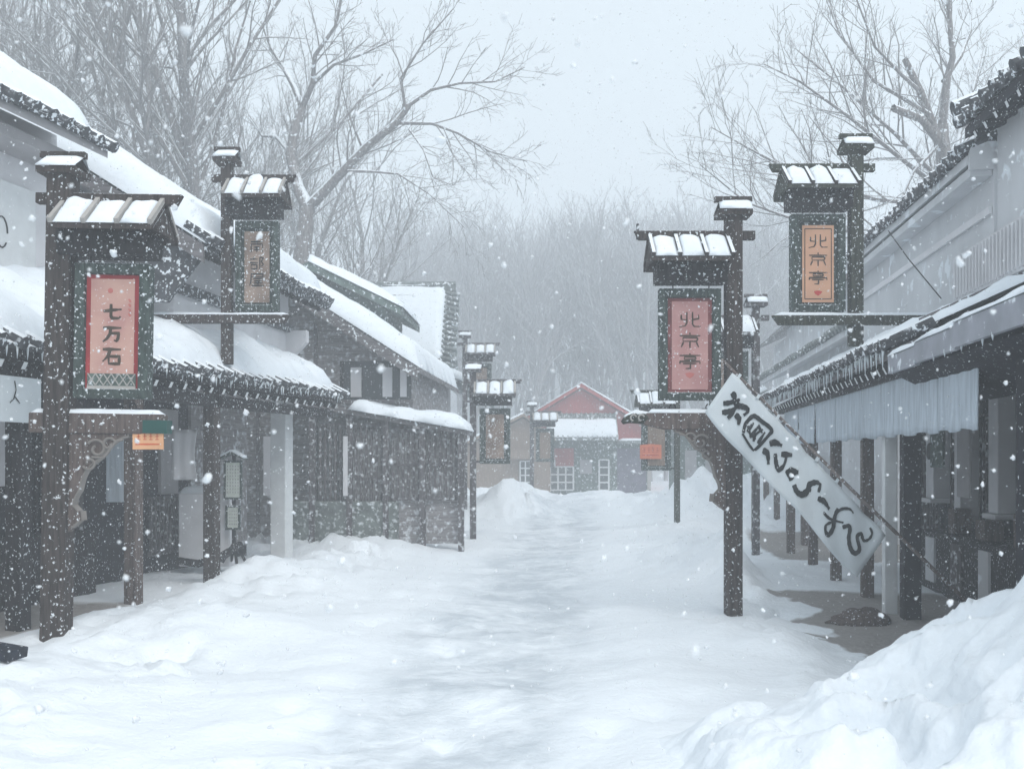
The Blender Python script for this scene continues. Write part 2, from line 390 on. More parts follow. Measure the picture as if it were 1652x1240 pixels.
def ground():
    ys = [-6, -3, -1, 0, 1, 2]
    y = 2.0
    while y < 148:
        y += max(.05, y * .0105) if y < 46 else 2.5
        ys.append(min(y, 148))
    xs = []
    x = -85.0
    while x < 85:
        xs.append(x); a = abs(x)
        x += .075 if a < 6 else (.2 if a < 11 else (1.0 if a < 22 else 5.0))
    xs.append(85)
    nx = len(xs); vs, road, dirt = [], [], []
    for y in ys:
        for x in xs:
            vs.append((x, y, height(x, y)))
            dr = (x - road_x(y)); w = .62 + .012 * y + .22 * fb(x * .5, y * .35, 5)
            road.append(1 - sstep(w * .5, w * 1.5, abs(dr)))
            lx, ly = left_local(x, y); rx, ry = right_local(x, y)
            dl = sstep(.25, -.35, lx) * sstep(3.2, 1.6, ly) * (y < 30)
            d2 = sstep(.72, .45, rx + .35 * fb(x * 1.4, y * 1.4, 3)) * sstep(-3.6, -2.4, ry) * sstep(3.0, 1.0, ry) * (y < 30)
            d3 = sstep(.3, -.2, rx) * sstep(-6.2, -7.2, ry) * sstep(-13, -11, ry) * (y < 24)
            dirt.append(max(dl, d2 * .95, d3))
    fs = [(j * nx + i, j * nx + i + 1, (j + 1) * nx + i + 1, (j + 1) * nx + i) for j in range(len(ys) - 1) for i in range(nx - 1)]
    me = bpy.data.meshes.new('snow_ground'); me.from_pydata(vs, [], fs)
    for nm, d in (('road', road), ('dirt', dirt)):
        a = me.attributes.new(nm, 'FLOAT', 'POINT'); a.data.foreach_set('value', d)
    me.polygons.foreach_set('use_smooth', [True] * len(me.polygons))
    me.materials.append(MATS['ground_snow'])
    o = bpy.data.objects.new('snow_ground', me); COL.objects.link(o); struct(o)
ground()

# ------------------------------------------------------------------ hanging shop signs on poles
def make_sign(name, label, loc, s=1, rz=0, ry=0, face='face_pink', text='', ink='brown_ink', kind='bracket', H=4.0, pw=.2, sc=1.0,
              margin='red_paint', lattice=False, seal=None, dot=False, border=False, wood='pole_wood', z0=0.0, sx=1.0, group='hanging shop signs along the street', side=False, pole_dx=0):
    t = thing(name, label, 'shop sign', loc, rz, group, ry)
    t.scale = (sc * sx, sc, sc)
    def X(a, b): return (min(s * a, s * b), max(s * a, s * b))
    h = pw / 2
    MB().box(-h, h, -h, h, z0, H).build('pole', wood, t, bevel=.012)
    cp = MB()
    cp.prism([(-.17, H - .02), (.17, H - .02), (.17, H + .03), (-.17, H + .03)], -.15, .15)
    cp.bar((-.19, 0, H + .16), (.19, 0, H + .16), .07, .05)
    for sy in (-1, 1): cp.add([(-.17, sy * .17, H + .03), (.17, sy * .17, H + .03), (.15, sy * .02, H + .13), (-.15, sy * .02, H + .13)], [(0, 1, 2, 3)])
    cap = cp.build('pole_cap', wood, t)
    sn = MB()
    for sy in (-1, 1): sn.add(snow_slab((-.165, sy * .165, H + .035), (.165, sy * .165, H + .035), (-.15, sy * .03, H + .13), .03, 8, 4, seed=sy, edge=.05).v, snow_slab((-.165, sy * .165, H + .035), (.165, sy * .165, H + .035), (-.15, sy * .03, H + .13), .03, 8, 4, seed=sy, edge=.05).f)
    sn.build('cap_snow', 'snow', cap, smooth=True)
    # ridge beam with tapered tips
    zb = H - .21
    bx0, bx1 = -.22, 1.02
    bmx = MB(); bmx.prism([(s * bx0, zb - .045), (s * (bx1 - .05), zb - .045), (s * bx1, zb + .045), (s * (bx0 - .0), zb + .045)], -.04 - h * .0, .04)
    beam = bmx.build('beam', wood, t, bevel=.006)
    # canopy: gabled little roof
    cx0, cx1 = .02, .88
    if s < 0: cx0 = h * .6
    zr, ze, dp = zb - .02, zb - .27, .33
    cn = MB()
    for sy in (-1, 1):
        a, b_ = X(cx0, cx1)
        cn.add([Vector(v) for v in ((a, sy * .03, zr), (b_, sy * .03, zr), (b_, sy * dp, ze), (a, sy * dp, ze), (a, sy * .03, zr - .05), (b_, sy * .03, zr - .05), (b_, sy * dp, ze - .05), (a, sy * dp, ze - .05))],
               [(0, 1, 2, 3), (4, 7, 6, 5), (0, 4, 5, 1), (1, 5, 6, 2), (2, 6, 7, 3), (3, 7, 4, 0)])
    for xx in (cx0 + .02, cx1 - .02):
        cn.prism([(-dp + .04, ze - .03), (dp - .04, ze - .03), (0, zr - .05)], -.012, .012, Matrix.Translation((s * xx, 0, 0)) @ Matrix.Rotation(R(90), 4, 'Z'))
    can = cn.build('canopy', wood, t, bevel=.005)
    for k in range(4):
        xx = s * (cx0 + .02 + (cx1 - cx0 - .04) * k / 3)
        bt = MB()
        for sy in (-1, 1): bt.bar((xx, sy * .03, zr + .012), (xx, sy * (dp + .015), ze + .012), .035, .045)
        bt.build('batten', 'cream_edge' if s > 0 else 'pole_wood', can)
    for k in range(3):
        sn = MB()
        a = cx0 + .045 + (cx1 - cx0 - .04) * k / 3; b_ = cx0 + .0 + (cx1 - cx0 - .04) * (k + 1) / 3
        a, b_ = X(a, b_)
        for sy in (-1, 1):
            q = snow_slab((a, sy * (dp + .01), ze), (b_, sy * (dp + .01), ze), (a, sy * .05, zr - .01), .045 + .02 * ((k * 7 + int(abs(loc[1]) * 13)) % 3), 12, 12, seed=k + sy + loc[1], edge=.10, rough=.26, lump=4)
            sn.add(q.v, q.f)
        sn.build('canopy_snow', 'snow', can, smooth=True)
    a, b_ = X(.02 if s > 0 else h + .0, .80)
    fz0, fz1 = ze - .05, ze - .22
    fr = MB().box(a, b_, -.16, .16, fz1, fz0 + .02)
    for k in range(5):
        xx = a + .04 + (b_ - a - .08) * k / 4; fr.box(xx - .025, xx + .025, -.22, .22, fz0 - .07, fz0 + .0)
    fr.build('frieze', 'dark_wood', t, bevel=.004)
    # hanging board
    fx0, fx1 = X(.135, .765); ft, fbt = fz1 - .06, fz1 - 1.20
    fw = .085
    fm = MB()
    fm.box(fx0, fx0 + fw, -.07, .07, fbt, ft); fm.box(fx1 - fw, fx1, -.07, .07, fbt, ft)
    fm.box(fx0 + fw, fx1 - fw, -.068, .068, ft - .09, ft); fm.box(fx0 + fw, fx1 - fw, -.068, .068, fbt, fbt + .08)
    fm.box(fx0 + fw, fx1 - fw, -.02, .02, fbt + .08, ft - .09)
    frame = fm.build('signboard', 'frame_green', t, bevel=.008)
    ix0, ix1, iz0, iz1 = fx0 + fw, fx1 - fw, fbt + .08, ft - .09
    if margin: MB().box(ix0 + .004, ix1 - .004, -.028, -.021, iz0 + .004, iz1 - .004).build('sign_margin', margin, frame)
    gx0, gx1, gz0, gz1 = ix0 + .045, ix1 - .045, iz0 + .03, iz1 - .04
    fc = MB().box(gx0, gx1, -.036, -.0285, gz0, gz1).build('sign_face', face, frame)
    cx = (gx0 + gx1) / 2; gw = gx1 - gx0; gh = gz1 - gz0
    yf = -.0385
    lm = MB()
    if text == '七万石': letter(lm, text, cx + .0, gz1 - gh * .235, gw * .42, gh * .145, gh * .065, yf, .025)
    elif text: letter(lm, text, cx, gz1 - gh * .12, gw * .60, gh * .175, gh * .06, yf, .015)
    if text: lm.build('lettering', ink, fc)
    if text == '七万石':
        sm = MB()
        for k in range(4):
            zz = gz1 - gh * (.19 + .045 * k)
            stroke(sm, [(cx + gw * .36, zz), (cx + gw * .42, zz - .012)], .016, lambda a, b: Vector((a, yf, b)))
            stroke(sm, [(cx + gw * .38, zz - .018), (cx + gw * .43, zz - .02)], .012, lambda a, b: Vector((a, yf, b)))
        sm.build('small_lettering', 'faint_red', fc)
        MB().tube([(cx - .02, yf + .003, gz1 - gh * .11), (cx - .02, yf, gz1 - gh * .11)], .022, 14).build('red_mark', 'faint_red', fc)
    if lattice:
        lt = MB(); zl0, zl1 = gz0 + .0, gz0 + gh * .11
        MB().box(gx0 - .02, gx1 + .02, -.0395, -.0365, zl0 - .01, zl1).build('green_band', 'far_green', fc)
        nn = 6
        for k in range(nn):
            a = gx0 - .015 + (gw + .03) * k / nn; b_ = gx0 - .015 + (gw + .03) * (k + 1) / nn
            lt.bar((a, yf - .004, zl0), (b_, yf - .004, zl1), .008, .008, (0, 1, 0)); lt.bar((a, yf - .006, zl1), (b_, yf - .006, zl0), .008, .008, (0, 1, 0))
        lt.box(gx0 - .02, gx1 + .02, -.046, -.0396, zl0 - .03, zl0 - .005)
        lt.build('lattice', 'cream_edge', fc)
    if seal:
        sm = MB(); zz = gz0 + gh * seal
        sm.add([(cx - .05, yf, zz + .02), (cx, yf, zz + .03), (cx + .05, yf, zz + .018), (cx + .03, yf, zz - .012), (cx, yf, zz - .032), (cx - .035, yf, zz - .01)], [(0, 1, 2, 3, 4, 5)])
        sm.build('red_seal', 'seal_red' if border else 'faint_red', fc)
    if border:
        bm_ = MB()
        for (a, b_) in (((gx0 + .03, gz0 + .04), (gx0 + .03, gz1 - .04)), ((gx1 - .03, gz0 + .04), (gx1 - .03, gz1 - .04)), ((gx0 + .03, gz1 - .04), (gx1 - .03, gz1 - .04)), ((gx0 + .03, gz0 + .04), (gx1 - .03, gz0 + .04))):
            bm_.bar((a[0], yf + .0005, a[1]), (b_[0], yf + .0005, b_[1]), .009, .003, (0, 1, 0))
        bm_.build('border_line', 'brown_ink', fc)
    # snow lying on the frame's lower ledge and hooks
    for sx in (.25, .62):
        MB().tube([(s * sx, 0, ft + .07), (s * sx + .0, -.012, ft + .03), (s * sx, 0, ft - .005)], .007, 6).build('hook', 'iron', t)
    if kind == 'bracket':
        za = fbt - .13
        ar = MB(); ar.prism([(s * -.24, za - .17), (s * .70, za - .17), (s * .92, za - .12), (s * .90, za), (s * -.24, za)], -.06, .06)
        arm = ar.build('arm', 'bare_wood', t, bevel=.01)
        snm = snow_slab((X(-.22, .88)[0], -.055, za), (X(-.22, .88)[1], -.055, za), (X(-.22, .88)[0], .055, za), .035, 26, 4, edge=.04, rough=.3); snm.build('arm_snow', 'snow', arm, smooth=True)
        for sx in (.25, .62):
            hk = MB(); hk.tube([(s * sx + .03 * math.cos(a), -.0, fbt - .075 + .04 * math.sin(a)) for a in np.linspace(-4.5, 1.4, 12)], .007, 5); hk.bar((s * sx - .07, 0, za + .04), (s * sx + .07, 0, za + .04), .02, .02)
            hk.build('hook', 'iron', t)
        # curved bracket board with cusped edge
        zt = za - .17; poly = [(h, zt), (.60, zt)]
        n = 16
        for i in range(n + 1):
            a = i / n * math.pi / 2
            x = .60 - .43 * math.sin(a) ** 1.3; z = zt - .02 - .60 * (1 - math.cos(a)) ** .75
            c = .028 * abs(math.sin(a * 5.0))
            poly.append((x - c, z + c * .4))
        poly += [(.17, zt - .70), (.15, zt - .80), (h, zt - .86)]
        poly[-3:] = [(.19, zt - .66), (.20, zt - .74), (.13, zt - .80), (h, zt - .84)]
        bk = MB().prism([(s * x, z) for x, z in poly], -.045, .045).build('bracket', 'bare_wood', t, bevel=.004)
        ed = MB(); pe = poly[1:-1]
        for i in range(len(pe) - 1): ed.bar((s * pe[i][0], -.0, pe[i][1]), (s * pe[i + 1][0], 0, pe[i + 1][1]), .096, .011, (0, 0, 1) if abs(pe[i][0] - pe[i + 1][0]) > .01 else (1, 0, 0))
        ed.build('bracket_edge', 'edge_wood', bk)
        scm = MB()
        def spiral(cx_, cz_, r0, turns, a0, sg):
            return [(s * (cx_ + (r0 * (1 - .72 * q)) * math.cos(a0 + sg * q * turns * 6.283)), -.052, cz_ + (r0 * (1 - .72 * q)) * math.sin(a0 + sg * q * turns * 6.283)) for q in np.linspace(0, 1, 22)]
        scm.tube(spiral(.34, zt - .13, .085, 1.1, 2.6, -1), .013, 6); scm.tube(spiral(.44, zt - .09, .06, 1.0, .4, 1), .012, 6)
        scm.tube(spiral(.28, zt - .25, .06, 1.0, 3.6, 1), .012, 6); scm.tube([(s * .30, -.052, zt - .20), (s * .40, -.052, zt - .2), (s * .5, -.052, zt - .06), (s * .56, -.052, zt - .05)], .011, 6)
        scm.build('scroll', 'edge_wood', bk)
    elif kind == 'plain':
        za = fbt - .05
        MB().box(*X(h * .9, .2), -.03, .03, fbt + .02, fbt + .07).build('arm', wood, t)
    else:
        za = fbt - .05
        ar = MB(); e1 = 1.0 if kind == 'bar' else .95; e0 = -1.45 if kind == 'bar' else -1.1
        ar.prism([(s * e0, za - .11), (s * (e1 - .08), za - .11), (s * e1, za), (s * e0, za)], -.05 - h, .05 - h)
        arm = ar.build('arm', wood, t, bevel=.006)
        snow_slab((X(e0, e1 - .02)[0], -.045 - h, za), (X(e0, e1 - .02)[1], -.045 - h, za), (X(e0, e1 - .02)[0], .045 - h, za), .03, 26, 4, edge=.04, rough=.3).build('arm_snow', 'snow', arm, smooth=True)
    return t, (za - .17 if kind == 'bracket' else za)

def small_board(label, loc, rz, m, ink, w=.26, h=.17, rod=.12, red=False):
    t = thing('hanging_board', label, 'small sign', loc, rz, 'small orange boards hanging under sign arms')
    b = MB().prism([(-w / 2, -rod - h), (w / 2, -rod - h), (w / 2, -rod), (.02, -rod + .02), (-w / 2, -rod)], -.012, .012).build('board', m, t, bevel=.003)
    lm = MB(); y = -.0145
    def q(p, sw): stroke(lm, p, sw, lambda a, c: Vector((a, y, c)), 2)
    for k in range(4):
        x = -w * .36 + k * w * .2; z = -rod - h * .2
        q([(x, z), (x + w * .13, z)], .007); q([(x + w * .065, z + .012), (x + w * .065, z - h * .3)], .007); q([(x, z - h * .16), (x + w * .13, z - h * .15)], .007); q([(x + .003, z - h * .3), (x + w * .13, z - h * .3)], .007)
    q([(-w * .4, -rod - h * .74), (w * .38, -rod - h * .74)], .012)
    lm.build('lettering', ink, b)
    MB().tube([(0, 0, 0), (0, 0, -rod + .02)], .006, 6).build('rod', 'cream_edge', t)
    return t

s1, z1 = make_sign('shop_sign', 'nearest left shop sign, pink panel with brown lettering above a lattice band', (-3.88, 8.7, -.12), 1, 0, R(0.9), 'face_pink', '七万石', 'brown_ink', H=4.14, pw=.205, lattice=True)
small_board('small pale orange board with a rod, hanging under the left pink sign', (-3.08, 8.66, 1.98), 0, 'orange_board', 'orange_ink', w=.26, h=.17, rod=.13)
ge = MB().box(.73, .935, -.068, .068, z1 + .008, z1 + .12).build('arm_tip', 'green_paint', s1)
s2, z2 = make_sign('shop_sign', 'right shop sign with rose panel, standing behind the slanting white banner', (2.27, 10.5, -.05), -1, 0, 0, 'face_rose', '北京亭', 'brown_ink', H=4.15, pw=.165, margin='dull_red', seal=.16, wood='pole_wood')
MB().tube([(-.98, 0, 3.9), (-.98, 0, 4.06)], .016, 6).build('finial', 'iron', s2)
# carved end of the right arm
ce = MB(); zc = z2 + .09
ce.tube([(-.84, 0, zc), (-.9, 0, zc + .03), (-1.0, 0, zc + .045), (-1.09, 0, zc + .02), (-1.14, 0, zc - .02)], [.05, .07, .075, .05, .02], 10)
ce.build('carved_end', 'mossy_wood', s2, smooth=True)
cs = MB()
for a0 in (0, 1): cs.tube([(-.95 - .08 * a0 + .03 * math.cos(q), -.075, zc + .03 + .03 * math.sin(q)) for q in np.linspace(.3, 4.6, 12)], .009, 5)
cs.build('scroll', 'cream_edge', s2)
make_sign('shop_sign', 'high left shop sign with snow-crusted brown panel, above the snowy porch roof', (-3.62, 13.0, .55), 1, 0, 0, 'face_tan', '南部屋', 'ink', kind='arm', H=4.82, pw=.15, margin=None, z0=2.25, wood='pole_wood', sx=.86)
make_sign('shop_sign', 'high right shop sign with orange panel and dark border line, above the porch roof', (4.03, 12.0, 1.2), -1, 0, 0, 'face_orange', '北京亭', 'brown_ink', kind='bar', H=4.02, pw=.15, seal=.12, border=True, z0=1.72, margin=None, wood='mossy_wood', sc=1.0)
make_sign('shop_sign', 'distant left shop sign with brown panel, standing at the corner of the dark wooden house', (-.80, 21.0, .05), 1, 0, 0, 'face_tan', '', kind='plain', H=3.35, pw=.13, margin=None, z0=-.3, wood='lattice_wood')
make_sign('shop_sign', 'small far-left shop sign whose snowy canopy shows just over the distant brown sign', (-1.22, 26.5, .3), 1, 0, 0, 'face_tan', '', kind='plain', H=4.95, pw=.14, margin=None, wood='lattice_wood', sc=.9)
make_sign('shop_sign', 'farthest shop sign with a heap of snow on its canopy, left of the red building', (.68, 35, .1), 1, 0, 0, 'far_tan', '', kind='plain', H=3.3, pw=.14, margin=None, z0=-.3, wood='lattice_wood')
make_sign('shop_sign', 'grey right shop sign half hidden behind the rose sign pole', (4.05, 17.0, .2), -1, 0, 0, 'face_tan', '', kind='bar', H=3.95, pw=.12, margin=None, wood='lattice_wood', z0=-.3)
make_sign('shop_sign', 'distant right shop sign on a thin pole, mostly hidden behind the rose sign', (3.55, 22.0, .15), -1, 0, 0, 'far_tan', '', kind='plain', H=3.1, pw=.12, margin=None, wood='mossy_wood', z0=-.4)
small_board('small red-orange board with a rod, hanging beneath the distant right sign', (2.97, 21.9, 2.0), 0, 'orange_red_board', 'red_paint', w=.46, h=.3, rod=.1)

# ------------------------------------------------------------------ slanting white banner with its pole
def banner():
    f = 1650.0
    def P(px, py, Y): return Vector(((px - 826) * Y / f, Y, 1.6 + (740 - py) * Y / f))
    t = thing('banner', 'white cloth banner with black brush lettering, slanting down from the rose sign', 'banner', P(1180, 603, 10.25))
    TR, TL, BR = P(1181, 600, 10.25), P(1138, 664, 10.22), P(1428, 862, 9.75)
    o = TR; U = BR - TR; V = TL - TR; Nn = U.cross(V).normalized()
    if Nn.y > 0: Nn = -Nn
    def S(u, v, off=0.0):
        w = .035 * math.sin(u * 8 + v * 2.2) * (.3 + .7 * v) + .014 * math.sin(u * 19 + 1 + v * 4) + .010 * math.sin(u * 34 - v * 7)
        v = v * (1 + .035 * math.sin(u * 8 + .5) + .02 * math.sin(u * 17)) + .02 * math.sin(v * 3.1) * (u > .97 or u < .03)
        sag = Vector((0, 0, -.03 * math.sin(math.pi * u) * v + .016 * (abs(math.sin(u * 3.14159 * 8)) - .6) * (1 - v)))
        return o + U * u + V * v + Nn * (w + off) + sag - t.location
    mb = MB(); nu, nv = 46, 12
    g = [S(i / nu, j / nv) for i in range(nu + 1) for j in range(nv + 1)] + [S(i / nu, j / nv, -.004) for i in range(nu + 1) for j in range(nv + 1)]
    W = nv + 1; n = (nu + 1) * W; fs = []
    for i in range(nu):
        for j in range(nv):
            a = i * W + j; fs.append((a, a + 1, a + W + 1, a + W)); fs.append((n + a, n + a + W, n + a + W + 1, n + a + 1))
    for i in range(nu):
        for j in (0, nv): a = i * W + j; fs.append((a, a + W, n + a + W, n + a))
    for j in range(nv):
        for i in (0, nu): a = i * W + j; fs.append((a, a + 1, n + a + 1, n + a))
    cloth = mb.add(g, fs).build('cloth', 'cloth_white', t, smooth=True)
    # brush lettering, drawn in the cloth's own coordinates
    A = np.array([[ (1428 - 1181), (1138 - 1181)], [(862 - 600), (664 - 600)]], float); Ai = np.linalg.inv(A)
    lm = MB()
    def st(pts, w):
        q = []
        for a, b in pts:
            u, v = Ai @ np.array([1130 + a / 3.648 - 1181, 590 + b / 3.648 - 600]); q.append((u * U.length, v * V.length))
        stroke(lm, q, w * 1.25 / 3.648 * 10.0 / f, lambda a, b: S(a / U.length, b / V.length, .006 + .0006 * (len(lm.v) % 7)), 6, True)
    for p, w in [
        ([(185, 180), (205, 172), (205, 215), (222, 245)], 20), ([(140, 218), (180, 215), (238, 200)], 18), ([(135, 268), (178, 262), (222, 240)], 20), ([(172, 302), (200, 265), (232, 212)], 18),
        ([(215, 238), (245, 235), (280, 252), (286, 272), (262, 292)], 22), ([(214, 280), (236, 310), (232, 345)], 24),
        ([(262, 392), (274, 345), (314, 302), (350, 316), (424, 385), (415, 412), (336, 486), (308, 474), (256, 396)], 17),
        ([(284, 388), (322, 338)], 14), ([(300, 418), (356, 350)], 13), ([(322, 442), (332, 405), (376, 380)], 13), ([(346, 456), (388, 398)], 14), ([(288, 352), (302, 400), (336, 430)], 12), ([(350, 358), (372, 402)], 13),
        ([(416, 464), (455, 455), (492, 472)], 22), ([(376, 497), (405, 515), (412, 572)], 24), ([(452, 512), (460, 575), (476, 606), (506, 580), (522, 525)], 20), ([(488, 520), (552, 532)], 22),
        ([(520, 640), (552, 622), (588, 628)], 34), ([(530, 655), (560, 650)], 26),
        ([(560, 700), (575, 742), (606, 760), (642, 735), (650, 705), (690, 690), (712, 705), (702, 748)], 24), ([(698, 784), (735, 802), (768, 842)], 22),
        ([(732, 860), (770, 890), (852, 918)], 12), ([(820, 835), (802, 880), (792, 940), (766, 980), (746, 960), (750, 925), (792, 908)], 18), ([(800, 870), (840, 842), (886, 848), (908, 872)], 11),
        ([(846, 942), (886, 940), (880, 1000), (890, 1058), (914, 1090), (940, 1070), (926, 1000), (950, 985), (962, 1022), (990, 1020), (1010, 990), (1000, 955)], 17)]:
        st(p, w)
    lm.build('lettering', 'ink', cloth)
    e = P(1600, 1009, 9.35); b = P(1168, 583, 10.36)
    pole = MB().tube([b - t.location, b.lerp(e, .5) + Vector((0, 0, -.02)) - t.location, e - t.location], [.014, .017, .02], 8).build('bamboo_pole', 'bamboo', t, smooth=True)
    for k in range(8):
        u = .04 + k * .13
        p = o + U * u - t.location; q = p - V.normalized() * .05
        MB().bar(p, q, .03, .012, Nn).build('tie_loop', 'cloth_white', t)
    return t
banner()

# ------------------------------------------------------------------ left row of shops
o0, th = LROW
L0 = thing('shop_house', 'near left shop house with long snowy porch roof and white upper wall', 'building', o0, -th)
YN, YF = -5.0, 7.8
MB().prism([(0, 2.50), (0, 2.58), (-1.64, 3.40), (-1.64, 3.32)], YN, YF).build('porch_roof', 'dark_wood', L0)
tile_row(YN, YF, .03, 2.59, -1.64, 3.41).build('eave_tiles', 'tile', L0, smooth=False)
snow_slab((-.04, YN, 2.63), (-.04, YF, 2.63), (-1.66, YN, 3.43), .33, 150, 20, 1, .22, .35, (1, 1, 1, 0)).build('porch_snow', 'snow', L0, smooth=True)
rafters(L0, YN, YF, .0, 2.56, -1.64, 3.38, .30)
MB().box(-.30, -.14, YN, YF, 2.26, 2.40).build('porch_beam', 'dark_wood', L0)
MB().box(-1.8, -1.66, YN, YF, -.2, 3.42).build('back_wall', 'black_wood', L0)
MB().box(-1.85, -1.665, YN, 3.0, 3.42, 5.45).build('upper_wall', 'plaster', L0)
MB().box(-5, -1.85, 2.9, 3.0, 0, 5.45).build('end_wall', 'plaster', L0)
MB().prism([(-.95, 5.12), (-.95, 5.22), (-5.2, 7.6), (-5.2, 7.5)], YN, 2.95).build('upper_roof', 'dim_plaster', L0)
tile_row(YN, 2.95, -.92, 5.22, -5.2, 7.6, .27, .07, .5).build('upper_eave_tiles', 'tile', L0)
snow_slab((-1.02, YN, 5.30), (-1.02, 2.95, 5.30), (-5.2, YN, 7.64), .34, 90, 24, 2, .16, .45, (1, 1, 1, 0)).build('upper_roof_snow', 'snow', L0, smooth=True)
MB().box(-1.66, -1.2, YN, 2.9, 4.98, 5.10).build('soffit', 'dim_plaster', L0)
sh = MB().box(-1.664, -1.60, 1.2, 2.55, 3.62, 4.66).build('shutter', 'white_paint', L0, bevel=.01)
MB().tube([(-1.594, 1.98 + .09 * math.cos(a), 4.08 + .17 * math.sin(a)) for a in np.linspace(0, 5.6, 16)], .009, 6).build('emblem', 'iron', sh)
MB().prism([(-1.66, 3.40), (-1.40, 3.30), (-1.40, 3.42), (-1.66, 3.6)], YN, 4.2).build('flashing', 'tile', L0)
for y, w, m in ((-1.6, .17, 'dark_wood'), (.5, .16, 'dark_wood'), (2.35, .15, 'bare_wood'), (4.05, .16, 'pole_wood')):
    MB().box(-.30, -.30 + w, y - w / 2, y + w / 2, -.2, 2.5).build('post', m, L0, bevel=.01)
MB().box(-.90, -.64, 7.1, 7.38, -.2, 2.70).build('pillar', 'white_paint', L0, bevel=.015)
# shop front under the porch
for y0, y1, z0_, z1_, m in ((1.6, 2.25, 1.30, 2.2, 'plaster'), (2.85, 3.2, 1.32, 2.2, 'plaster'), (3.3, 3.42, .2, 2.3, 'lattice_wood'), (4.55, 4.7, .2, 2.3, 'lattice_wood'), (5.15, 5.6, 1.1, 2.3, 'dim_plaster'), (5.95, 7.7, .2, 2.7, 'grey_boards')):
    MB().box(-1.655, -1.60, y0, y1, z0_, z1_).build('wall_panel', m, L0, bevel=.006)
def lattice_panel(parent, x, y0, y1, z0_, z1_, n, m='lattice_wood', rails=2, name='lattice', t=.03):
    lt = MB()
    for k in range(n):
        y = y0 + (y1 - y0) * (k + .5) / n; lt.box(x - t, x, y - .018, y + .018, z0_, z1_)
    for k in range(rails + 2):
        z = z0_ + (z1_ - z0_) * k / (rails + 1); lt.box(x - t - .012, x - t + .004 if 0 else x - .004 - t, y0, y1, z - .03, z + .03)
    return lt.build(name, m, parent)
lattice_panel(L0, -1.52, 4.75, 5.6, .3, 1.05, 9)
lattice_panel(L0, -1.2, 5.5, 5.95, .15, 1.15, 6)
lattice_panel(L0, -1.55, 2.25, 2.85, .3, 2.1, 6, 'dark_wood')
MB().box(-1.6, -1.2, 1.0, 3.1, .0, .75).build('counter', 'dark_wood', L0, bevel=.01)
# sign cloth under the near eave
cl = MB().box(-.11, -.07, -4.2, .62, 1.93, 2.34).build('shop_curtain', 'cloth_white', L0, label='pale shop curtain with a dark scalloped crest')
dm = MB()
def on_curtain(a, b): return Vector((-.066, a, b))
for pts, w in (([(-.36, 2.22), (-.3, 2.16), (-.27, 2.06)], .02), ([(-.22, 2.23), (-.25, 2.15), (-.2, 2.04), (-.14, 2.03)], .012), ([(.28, 2.22), (.25, 2.14), (.2, 2.10)], .014), ([(.26, 2.16), (.33, 2.1)], .014), ([(.26, 2.3), (.28, 2.22)], .014), ([(-.55, 2.2), (-.5, 2.17), (-.55, 2.12), (-.49, 2.08)], .016)):
    stroke(dm, pts, w, on_curtain)
for cy_, r in ((-.22, .085), (-.03, .06), (-.46, .08)):
    dm.add([on_curtain(cy_ + r * math.cos(a), 2.30 + r * .6 * math.sin(a)) for a in np.linspace(0, 2 * math.pi, 18)[:-1]], [tuple(range(17))])
dm.build('crest', 'ink', cl)
nb = tag(MB().box(-.02, .02, -.16, .16, -.42, .42).build('notice_board', 'cloth_blue', None, bevel=.004), 'pale blue-grey notice hanging in the left porch beside the orange board', 'notice')
nb.location = (-4.55, 11.9, 1.52); nb.rotation_euler = (0, 0, R(-80))
hc = MB()
g = []
for i in range(11):
    for j in range(9): g.append((.012 * math.sin(j * 1.6), -.16 + .32 * j / 8 * (1 - .12 * math.sin(i / 10 * 3.14)), .65 * (1 - i / 10)))
hc.add(g, [(i * 9 + j, i * 9 + j + 1, (i + 1) * 9 + j + 1, (i + 1) * 9 + j) for i in range(10) for j in range(8)])
hc = tag(hc.build('hanging_cloth', 'plaster', None, smooth=True), 'plain white cloth hanging in the left porch before the dark post', 'cloth')
sd = hc.modifiers.new('s', 'SOLIDIFY'); sd.thickness = .015
hc.location = (-4.22, 13.2, 1.33); hc.rotation_euler = (0, 0, R(-85))
lw = MB().box(-.36, .36, -.12, .12, 0, 1.02).build('low_wall', 'plaster', None, bevel=.02); tag(lw, 'low white plastered wall with snow on top at the end of the left porch', 'low wall')
lw.location = (-4.30, 14.4, .1)
snow_slab((-.36, -.12, 1.02), (.36, -.12, 1.02), (-.36, .12, 1.02), .09, 14, 6, 5, .25, .09).build('wall_snow', 'snow', lw, smooth=True)

